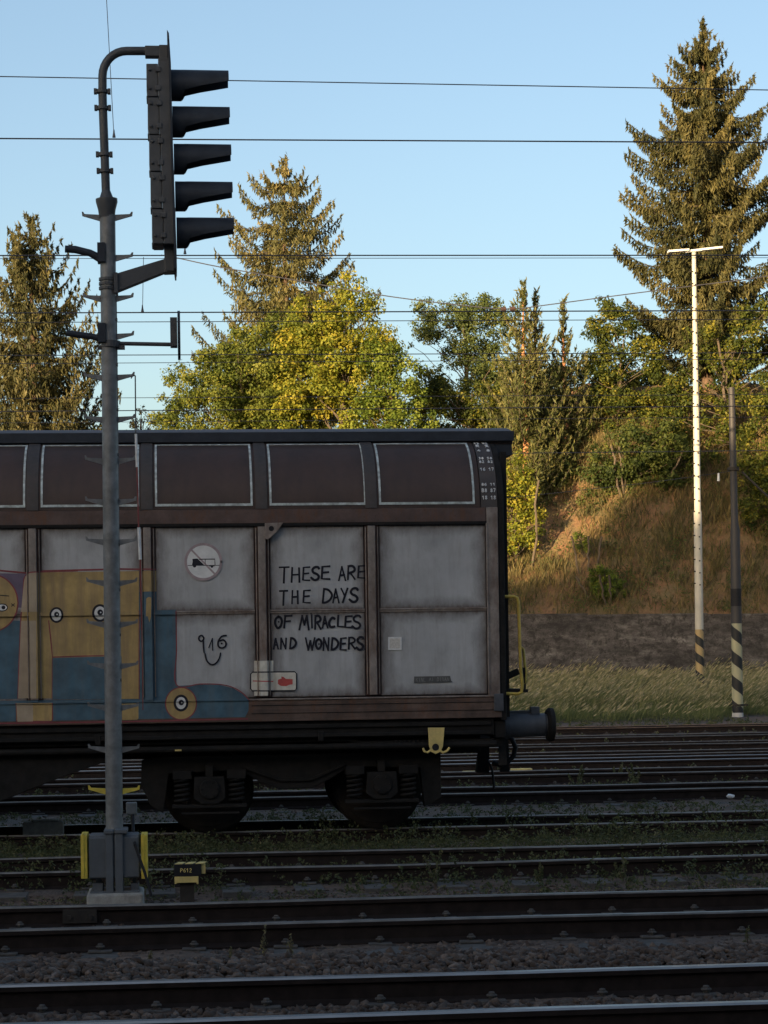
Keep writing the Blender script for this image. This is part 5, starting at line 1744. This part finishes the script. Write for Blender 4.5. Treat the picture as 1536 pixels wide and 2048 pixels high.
leafy('broadleaf_tree', 'brightest yellow-green crown above the wagon roof, in front of the brown conifer', 43.5, [(690, 665, 85, 85), (640, 720, 95, 105), (725, 770, 100, 100), (650, 830, 110, 80), (625, 650, 55, 62), (705, 600, 46, 50), (760, 690, 40, 45)], 0.26, 'yellow', dens=1.0, clump=0.70, group=TG, twigs=[(690, 548), (701, 560), (640, 580), (660, 565), (735, 600), (750, 640), (765, 620), (600, 600)])
leafy('broadleaf_tree', 'small dense green crown at the right foot of the yellow-green tree', 42.5, [(795, 790, 62, 82), (830, 840, 45, 48), (765, 730, 45, 55), (760, 835, 60, 55)], 0.24, 'fresh', dens=1.05, clump=0.62, group=TG)
leafy('broadleaf_tree', 'airy grey-green tree with sky showing through, left of the twin-topped pine', 50, [(900, 665, 62, 70), (960, 650, 62, 62), (865, 640, 42, 40), (930, 770, 80, 85), (1005, 640, 40, 45), (880, 820, 60, 60), (980, 740, 55, 60)], 0.22, 'cool', dens=1.1, clump=0.60, group=TG, twigs=[(858, 600), (880, 605), (930, 590), (965, 592), (1000, 600), (830, 660), (820, 690)], gap=0.05)
leafy('broadleaf_tree', 'leafy dark green tree between the pines and the lamp mast', 44, [(1232, 680, 62, 72), (1200, 770, 52, 65), (1270, 750, 70, 80), (1225, 850, 80, 75), (1290, 860, 75, 75), (1205, 640, 36, 40)], 0.25, 'shady', dens=0.95, clump=0.66, group=TG, twigs=[(1198, 598), (1212, 606), (1250, 610), (1165, 670)])
leafy('broadleaf_tree', 'yellow-green crown behind the dark pole, covering the tall spruce\'s trunk', 42, [(1425, 700, 70, 55), (1505, 700, 75, 75), (1535, 630, 60, 45), (1375, 775, 50, 45), (1335, 800, 50, 60), (1450, 800, 60, 50), (1420, 880, 70, 60), (1345, 890, 50, 50)], 0.27, 'shady', trunk_px=1480, dens=0.85, clump=0.62, group=TG, gap=0.1)
leafy('broadleaf_tree', 'leafy green tree reaching low down the slope behind the dark pole', 37.5, [(1530, 880, 50, 120), (1540, 1040, 55, 120), (1550, 1140, 50, 70), (1575, 780, 80, 90), (1600, 950, 80, 150), (1500, 960, 26, 70)], 0.24, 'shady', trunk_px=1570, dens=1.0, clump=0.55, group=TG)
leafy('broadleaf_tree', 'low dense green crown just above the wagon roof, under the airy grey-green tree', 46, [(890, 825, 70, 55), (955, 815, 65, 60), (1005, 850, 55, 60), (860, 770, 36, 40), (1000, 770, 40, 50)], 0.24, 'shady', dens=1.1, clump=0.62, group=TG)
# young pines with upswept branches
for lab, D, ap, pr, sd in (('young pine with an orange trunk and pointed top, right of the wagon roof', 41, (1046, 576), [(620, 20), (680, 40), (760, 64), (860, 84), (960, 90), (1040, 80)], 5),
                           ('narrow second top standing close right of the orange-trunked pine', 42, (1070, 588), [(640, 12), (700, 28), (800, 56), (900, 70), (1000, 70)], 6),
                           ('slim pine with a bare spindly top, left of the leafy dark green tree', 43, (1127, 603), [(660, 12), (720, 26), (780, 50), (880, 72), (1000, 80)], 7)):
    conifer('pine_tree', lab, D, ap, pr, 'pine', 'bark_pine', sd, whorl=0.50, arms=6, droop=-0.42, curtain=0.12, spray=0.30, width=0.34, tips=0.35, thin=0.1, group=TG, dense=1.2)
leafy('bush', 'dark shrub under the pines, left of the broad shrub mass', 42.5, [(1110, 960, 80, 55), (1160, 985, 60, 35)], 0.26, 'deep', dens=1.0, clump=0.55, group='bushes on the slope', cat='bush', stems=3)
leafy('bush', 'broad dark shrub mass high on the slope, left of the lamp mast', 40.0, [(1205, 955, 46, 40), (1250, 905, 75, 60), (1310, 890, 65, 60), (1355, 925, 50, 55), (1230, 985, 40, 26), (1300, 945, 60, 40), (1185, 1000, 24, 18), (1340, 975, 36, 26)], 0.26, 'deep', dens=1.1, clump=0.55, group='bushes on the slope', cat='bush', stems=5)
leafy('bush', 'sunlit yellow-green bush beside the wagon\'s end wall, left of the bare orange soil', 37.5, [(1040, 1010, 40, 62), (1030, 950, 30, 50), (1062, 1045, 34, 42), (1020, 1075, 36, 36), (1050, 1085, 24, 18), (985, 1000, 40, 80)], 0.22, 'yellow', dens=1.0, clump=0.45, group='bushes on the slope', cat='bush', stems=4)
leafy('bush', 'round dark green bush standing alone on the dry slope above the wall', 34.6, [(1214, 1168, 34, 32), (1200, 1150, 20, 22), (1232, 1180, 22, 20), (1205, 1190, 25, 15)], 0.17, 'fresh', dens=1.3, clump=0.30, group='bushes on the slope', cat='bush', stems=4)
leafy('bush', 'little green shrub in the grass above and left of the lone round bush', 36.5, [(1160, 1082, 16, 20), (1172, 1095, 14, 12)], 0.16, 'fresh', dens=1.2, clump=0.28, group='bushes on the slope', cat='bush', stems=3)
leafy('broadleaf_tree', 'dark distant crowns closing the gap behind the lamp mast', 49, [(1270, 720, 90, 90), (1150, 780, 70, 80), (1180, 900, 120, 110), (1320, 850, 110, 120), (1440, 900, 110, 130), (1060, 850, 90, 90)], 0.34, 'deep', dens=0.9, clump=0.95, group=TG)
leafy('broadleaf_tree', 'faint wispy little treetop just left of the round crown, right of the signal post', 58, [(290, 845, 24, 30), (275, 865, 20, 20)], 0.22, 'larch', dens=0.5, clump=0.4, group=TG, twigs=[(285, 812), (292, 824), (262, 845)])
leafy('broadleaf_tree', 'low crown hidden below the wagon roof line behind the left spruce', 50, [(180, 900, 70, 60), (120, 930, 90, 60), (260, 920, 60, 50)], 0.28, 'olive', dens=0.8, clump=0.7, group=TG)
# beyond the edges of the picture
leafy('broadleaf_tree', 'olive-green crown farthest left, beyond the bushy spruce', 47, [(-220, 760, 120, 130), (-300, 830, 120, 110), (-150, 850, 90, 80)], 0.28, 'olive', dens=0.9, clump=0.8, group=TG)
leafy('broadleaf_tree', 'green crown farthest right, beyond the bright green leafy tree', 44, [(1760, 760, 120, 160), (1850, 850, 130, 160), (1720, 930, 100, 120)], 0.28, 'fresh', dens=0.9, clump=0.8, group=TG)
# unseen tree added behind the viewer to shade the right half of the slope
_sx, _sy = -60.6, -22.5
shade_tree = thing('broadleaf_tree', (_sx, _sy, -0.2), 'tall broad unseen tree added behind the viewer to shade the slope', 'tree', TG)
tbm = MB(); limb(tbm, (_sx, _sy, -0.5), (_sx, _sy, 22), 0.45, 0.1, 0.2, 8); tbm.build('trunk', M['bark'], shade_tree, smooth=True)
pp = []
for _ in range(380):
    v = rng.normal(size=3); v /= np.linalg.norm(v); rr = rng.uniform(0.3, 1) ** 0.4
    c = np.array([_sx, _sy, 19.5]) + v * rr * np.array([4.8, 2.6, 8.0])
    u = rng.normal(size=(44, 3)); pp.append(c + unit(u) * rng.uniform(0, 1, (44, 1)) ** 0.5 * 0.9)
pp = np.concatenate(pp)
quads_mesh('crown', leaf_quads(pp, 0.5, 0.7), np.full(len(pp), 0.5), LEAF['olive'], shade_tree)


# ------------------------------------------------------------------ grasses
def blades(n, xs, ys, hfun, h, w, lean, tint, z_off=0.0):
    x = rng.uniform(xs[0], xs[1], n); y = rng.uniform(ys[0], ys[1], n)
    z = hfun(x, y) - 0.02 + z_off
    hh = h * rng.uniform(0.55, 1.25, n)
    b = np.stack([x, y, z], -1)
    d = np.stack([lean * rng.normal(0.6, 0.7, n), rng.normal(0, 0.35, n) * lean, np.ones(n)], -1); d = unit(d)
    top = b + d * hh[:, None]
    a = rng.uniform(0, PI, n)
    s = np.stack([np.cos(a), np.sin(a), np.zeros(n)], -1) * (w * 0.5)
    midp = b + d * (hh * 0.45)[:, None] + np.array([-0.02, 0, 0.0])
    V = np.stack([b, midp + s, top, midp - s], 1)
    return V, np.clip(rng.normal(tint, 0.16, n), 0, 1), top, d


parts_v, parts_t = [], []
for (n, ys, h, tint) in ((34000, (65.5, 72.0), 0.55, 0.16), (90000, (71.0, 92.7), 0.98, 0.30)):
    V, t, top, d = blades(n, (3, 36), ys, ground_h, h, 0.022, 0.42, tint)
    hh_ = 0.78 + 0.38 * hash2(V[:, 0, 0], V[:, 0, 1] * 0.5, 0.55)
    V = V[:, :1] + (V - V[:, :1]) * hh_[:, None, None]; top = V[:, 2]
    t = np.clip(t + 0.10 * hash2(V[:, 0, 0] * 1.1, V[:, 0, 1] * 0.4, 0.8), 0, 1)
    kp = ~((np.abs(V[:, 0, 0] - pb.x) < 0.9) & (V[:, 0, 1] < YP + 0.2)) & (V[:, 0, 1] > 66.6 + 1.3 * hash2(V[:, 0, 0], V[:, 0, 0] * 0.3, 0.9))
    V, t, top, d = V[kp], t[kp], top[kp], d[kp]; n = len(t)
    parts_v.append(V); parts_t.append(t)
    k = rng.random(n) < (0.10 if ys[0] < 70 else 0.42)
    tp, dd = top[k], unit(d[k] + np.array([0.75, 0, -0.15]))
    m_ = len(tp)
    s = unit(np.cross(dd, rng.normal(size=(m_, 3)))) * 0.018
    L = rng.uniform(0.12, 0.26, m_)[:, None]
    parts_v.append(np.stack([tp - dd * 0.04, tp + dd * L * 0.5 + s, tp + dd * L, tp + dd * L * 0.5 - s], 1))
    parts_t.append(np.clip(rng.normal(0.72, 0.14, m_), 0, 1))
V, t, _, _ = blades(5000, (-30, 3), (66, 92), ground_h, 0.8, 0.05, 0.45, 0.35)
parts_v.append(V); parts_t.append(t)
tag(quads_mesh('tall_grass', np.concatenate(parts_v), np.concatenate(parts_t), LEAF['tallgrass']), kind='stuff')

pv, pt_ = [], []
n = 84000
x = np.where(rng.random(n) < 0.3, rng.uniform(-25, 12, n), rng.uniform(8, 36, n)); y = WALL_Y + 0.4 + rng.uniform(0, 1, n) ** 0.8 * 13
keep = (hash2(x, y, 0.6) + rng.normal(0, 0.35, n)) > -0.45
bare = (((x - 17.4) / 1.25) ** 2 + ((y - 100.0) / 2.3) ** 2) < 1 + 0.5 * hash2(x, y, 1.5)
keep &= ~(bare & (rng.random(n) < 0.93))
x, y = x[keep], y[keep]; n = len(x)
z = hill_h(x, y) - 0.03
hh = 0.62 * rng.uniform(0.35, 1.35, n) * (0.85 + 0.55 * hash2(x, y, 0.9))
b = np.stack([x, y, z], -1)
d = unit(np.stack([rng.normal(0.05, 0.42, n) + 0.3 * hash2(x, y, 1.4), rng.normal(-0.15, 0.4, n), np.ones(n)], -1))
a = rng.uniform(0, PI, n)
s = np.stack([np.cos(a), np.sin(a), np.zeros(n)], -1) * 0.022
pv.append(np.stack([b, b + d * (hh * .5)[:, None] + s, b + d * hh[:, None], b + d * (hh * .5)[:, None] - s], 1))
pt_.append(np.clip(rng.normal(0.29, 0.2, n) + 0.26 * hash2(x, y, 0.5), 0, 1))
tag(quads_mesh('hill_grass', np.concatenate(pv), np.concatenate(pt_), LEAF['straw']), kind='stuff')

# low green scrub and herbs scattered over the slope
sp_, st_ = [], []
for _ in range(260):
    x = rng.uniform(9, 34); y = WALL_Y + 0.6 + rng.uniform(0, 1) * 11
    k = int(rng.uniform(20, 90)); r = rng.uniform(0.12, 0.42)
    v = rng.normal(size=(k, 3)) * r * np.array([1, 1, 0.7])
    sp_.append(np.array([x, y, float(hill_h(x, y)) + r * 0.6]) + v); st_.append(np.clip(rng.normal(rng.uniform(0.2, 0.7), 0.15, k), 0, 1))
sp_ = np.concatenate(sp_)
tag(quads_mesh('hill_herbs', leaf_quads(sp_, 0.11, 0.5), np.concatenate(st_), LEAF['cool']), kind='stuff')

# low weeds and moss between the sidings
def weed_cloud(cx, cy, n, rx, ry, h, leaf=0.05):
    x = cx + rng.normal(0, rx, n); y = cy + rng.normal(0, ry, n)
    z = ground_h(x, y) + np.abs(rng.normal(0, h, n))
    return np.stack([x, y, z], -1)
pts, tt, sz = [], [], []
def strip(n_pl, xs, ys, h, leaves, size, tint):
    for _ in range(n_pl):
        x = rng.uniform(*xs); y = rng.uniform(*ys)
        if y > 60 and abs(x - pb.x) < 0.9: continue
        k = max(3, int(leaves * rng.uniform(0.5, 1.5)))
        hs = h * rng.uniform(0.4, 1.5)
        u = rng.uniform(0, 1, k)
        p = np.stack([x + rng.normal(0, 0.35 * hs + 0.02, k) * (1.1 - u), y + rng.normal(0, 0.35 * hs + 0.02, k) * (1.1 - u), ground_h(x, y) + hs * u], -1)
        pts.append(p); tt.append(np.clip(rng.normal(tint, 0.2, k), 0, 1)); sz.append(np.full(k, size))
strip(3600, (-5, 9), (21.7, 23.9), 0.055, 18, 0.024, 0.5)
strip(160, (-5, 9), (17.3, 19.9), 0.05, 14, 0.024, 0.6)
strip(420, (-5, 9), (22.6, 24.0), 0.17, 26, 0.036, 0.45)
strip(420, (-3.4, 0.4), (19.6, 23.6), 0.17, 24, 0.036, 0.5)
strip(420, (0, 9), (20.1, 21.3), 0.10, 18, 0.032, 0.5)
strip(240, (-1, 9), (19.0, 20.0), 0.10, 18, 0.032, 0.45)
strip(150, (2, 9), (19.2, 21.2), 0.17, 30, 0.036, 0.4)
strip(1700, (-6, 10), (24.3, 29.6), 0.07, 16, 0.034, 0.5)
strip(160, (1.5, 9), (23.6, 25.4), 0.24, 34, 0.040, 0.35)
strip(420, (-8, 14), (31.8, 34.2), 0.11, 16, 0.046, 0.5)
strip(700, (-10, 18), (36.4, 58.4), 0.11, 16, 0.055, 0.65)
strip(1100, (-12, 26), (58.3, 67.5), 0.16, 20, 0.06, 0.55)
strip(500, (-3, 7), (17.9, 19.4), 0.04, 10, 0.024, 0.75)
tag(quads_mesh('ground_weeds', leaf_quads(np.concatenate(pts), np.concatenate(sz), 0.5), np.concatenate(tt), LEAF['weed']), kind='stuff')


def weed(name, label, x, y, h, mkey, n=60, spread=0.25, leaf=0.03, group='weeds standing in the tracks'):
    z0 = float(ground_h(x, y))
    r = thing(name, (x, y, z0), label, 'weed', group)
    P_, stem = [], MB()
    for k in range(3):
        tx_, ty_ = x + random.uniform(-1, 1) * spread * h * 0.5, y + random.uniform(-1, 1) * spread * h * 0.5
        hk = h * (1, .8, .65)[k]
        stem.tube([(x + 0.01 * k, y, z0 - 0.02), (x + (tx_ - x) * .4, y, z0 + hk * .5), (tx_, ty_, z0 + hk)], [0.004, 0.003, 0.0015], 5)
        u = rng.uniform(0.15, 1, n)
        P_.append(np.stack([x + (tx_ - x) * u + rng.normal(0, 0.05 * h + 0.004, n) * (1.2 - u), y + (ty_ - y) * u + rng.normal(0, 0.05 * h + 0.004, n) * (1.2 - u), z0 + hk * u], -1))
    stem.build('stem', M['bark'], r)
    P_ = np.concatenate(P_)
    quads_mesh('leaves', leaf_quads(P_, leaf, 0.4, np.array([[0, 0, 1.0]]), 0.8), np.clip(rng.normal(0.6, 0.2, len(P_)), 0, 1), LEAF[mkey], r)


for px, py, Y, h, lab in ((526, 1900, 14.95, 0.22, 'dry upright weed with two spikes in the ballast left of centre'), (581, 1905, 14.8, 0.17, 'short dry weed just right of the two-spiked weed in the ballast'),
                          (461, 1905, 14.9, 0.10, 'small dry weed left of the two-spiked weed in the ballast'), (300, 1905, 14.95, 0.08, 'tiny dry weed in the ballast below the ground marker'), (1494, 1875, 15.0, 0.13, 'green weed in the ballast by the second track near the right edge')):
    c = at(px, py, Y)
    weed('weed_plant', lab, c.x, Y, h, 'drystem' if px < 1400 else 'weed', 26, leaf=0.022)
for px, Y, h, lab in ((1150, 33.5, 0.36, 'leafy weed clump between the rails right of the yellow block'), (1235, 35.2, 0.30, 'weed clump with two heads behind the rails, left of the bushier clump'), (1270, 34.0, 0.36, 'bushier weed clump on the rails left below the lamp mast')):
    c = at(px, 1520, Y)
    weed('weed_plant', lab, c.x, Y, h, 'weed', 60, 0.9, 0.06)
for px, Y, h, lab in ((870, 19.6, 0.36, 'tall weed in front of the siding rail below the towing plate'), (1245, 19.7, 0.26, 'weed by the siding rail below the lamp mast'), (1080, 19.7, 0.2, 'low weed by the siding rail below the buffer')):
    c = at(px, 1740, Y)
    weed('weed_plant', lab, c.x, Y, h, 'weed', 70, 0.6, 0.032)


# ------------------------------------------------------------------ ballast stones
def stones(name, n, xs, ys, s0, s1, zfun, material, avoid=None):
    x = rng.uniform(*xs, n); y = rng.uniform(*ys, n)
    if avoid is not None:
        k = avoid(x, y); x, y = x[k], y[k]; n = len(x)
    z = zfun(x, y)
    bm = bmesh.new(); bmesh.ops.create_icosphere(bm, subdivisions=1, radius=1.0)
    bv = np.array([v.co[:] for v in bm.verts]); bf = np.array([[v.index for v in f.verts] for f in bm.faces]); bm.free()
    k = len(bv)
    S = rng.uniform(s0, s1, n) ** 1.0
    V = bv[None] * (1 + rng.uniform(-0.42, 0.42, (n, k, 1)))
    V = V * np.stack([rng.uniform(.8, 1.5, n), rng.uniform(.7, 1.1, n), rng.uniform(.5, .85, n)], -1)[:, None]
    a = rng.uniform(0, 2 * PI, n); b = rng.normal(0, 0.5, n)
    ca, sa, cb, sb = np.cos(a)[:, None], np.sin(a)[:, None], np.cos(b)[:, None], np.sin(b)[:, None]
    X, Y, Z = V[..., 0], V[..., 1], V[..., 2]
    X, Z = X * cb - Z * sb, X * sb + Z * cb
    X, Y = X * ca - Y * sa, X * sa + Y * ca
    V = np.stack([X, Y, Z], -1) * S[:, None, None] + np.stack([x, y, z], -1)[:, None]
    F_ = bf[None] + (np.arange(n) * k)[:, None, None]
    me = bpy.data.meshes.new(name)
    nf = n * len(bf)
    me.vertices.add(n * k); me.loops.add(3 * nf); me.polygons.add(nf)
    me.vertices.foreach_set('co', V.reshape(-1).astype(np.float32))
    me.loops.foreach_set('vertex_index', F_.reshape(-1).astype(np.int32))
    me.polygons.foreach_set('loop_start', np.arange(0, 3 * nf, 3, dtype=np.int32))
    me.polygons.foreach_set('loop_total', np.full(nf, 3, dtype=np.int32))
    me.update(calc_edges=True)
    at_ = me.attributes.new('tint', 'FLOAT', 'FACE')
    at_.data.foreach_set('value', np.repeat(rng.uniform(0, 1, n), len(bf)).astype(np.float32))
    me.materials.append(material)
    o = bpy.data.objects.new(name, me); COL.objects.link(o)
    return tag(o, kind='stuff')


def stone_mat():
    m, t, b = base_mat('ballast_stone')
    a = t.nodes.new('ShaderNodeAttribute'); a.attribute_name = 'tint'
    c = ramp(t, a.outputs['Fac'], [(0.0, (0.026, 0.018, 0.014)), (0.4, (0.056, 0.040, 0.031)), (0.75, (0.078, 0.062, 0.052)), (1.0, (0.150, 0.122, 0.104))])
    nz = noise(t, 60, 3, 0.6)
    c = mixc(t, ramp(t, nz, [(0.4, 0.0), (0.7, 0.6)]), c, (0.05, 0.042, 0.038))
    t.links.new(mixc(t, 1.0, c, (1.32, 1.20, 1.12), 'MULTIPLY'), b.inputs['Base Color']); b.inputs['Roughness'].default_value = 0.9
    return m


M['stone'] = stone_mat()
RAILS_Y = (11.5, 12.9, 15.62, 17.07)
def off_rails(x, y):
    k = np.ones(len(x), bool)
    for ry in RAILS_Y:
        k &= np.abs(y - ry) > 0.085
    xm = np.mod(x + 5.10, 0.652)
    near_sl = (xm < 0.12) | (xm > 0.652 - 0.12)
    k &= ~(near_sl & (y > 15.02) & (y < 15.55) & (rng.random(len(x)) < 0.88))
    return k
stones('ballast_stones', 34000, (-3.6, 6.6), (11.6, 15.6), 0.014, 0.040, lambda x, y: GZ - 0.012 - 0.016 * np.clip((y - 14.7) / 0.15, 0, 1) + 0.05 * np.clip(1 - ((y - 14.2) / 0.9) ** 2, 0, 1) + rng.uniform(-0.012, 0.022, len(x)), M['stone'], off_rails)
stones('gravel', 16000, (-5, 9), (15.6, 19.6), 0.006, 0.020, lambda x, y: ground_h(x, y) + 0.003, M['stone'], off_rails)
stones('siding_gravel', 3500, (-6, 12), (24.3, 36), 0.010, 0.030, lambda x, y: ground_h(x, y) + 0.004, M['stone'], lambda x, y: np.abs(y - 25.6) > .09)
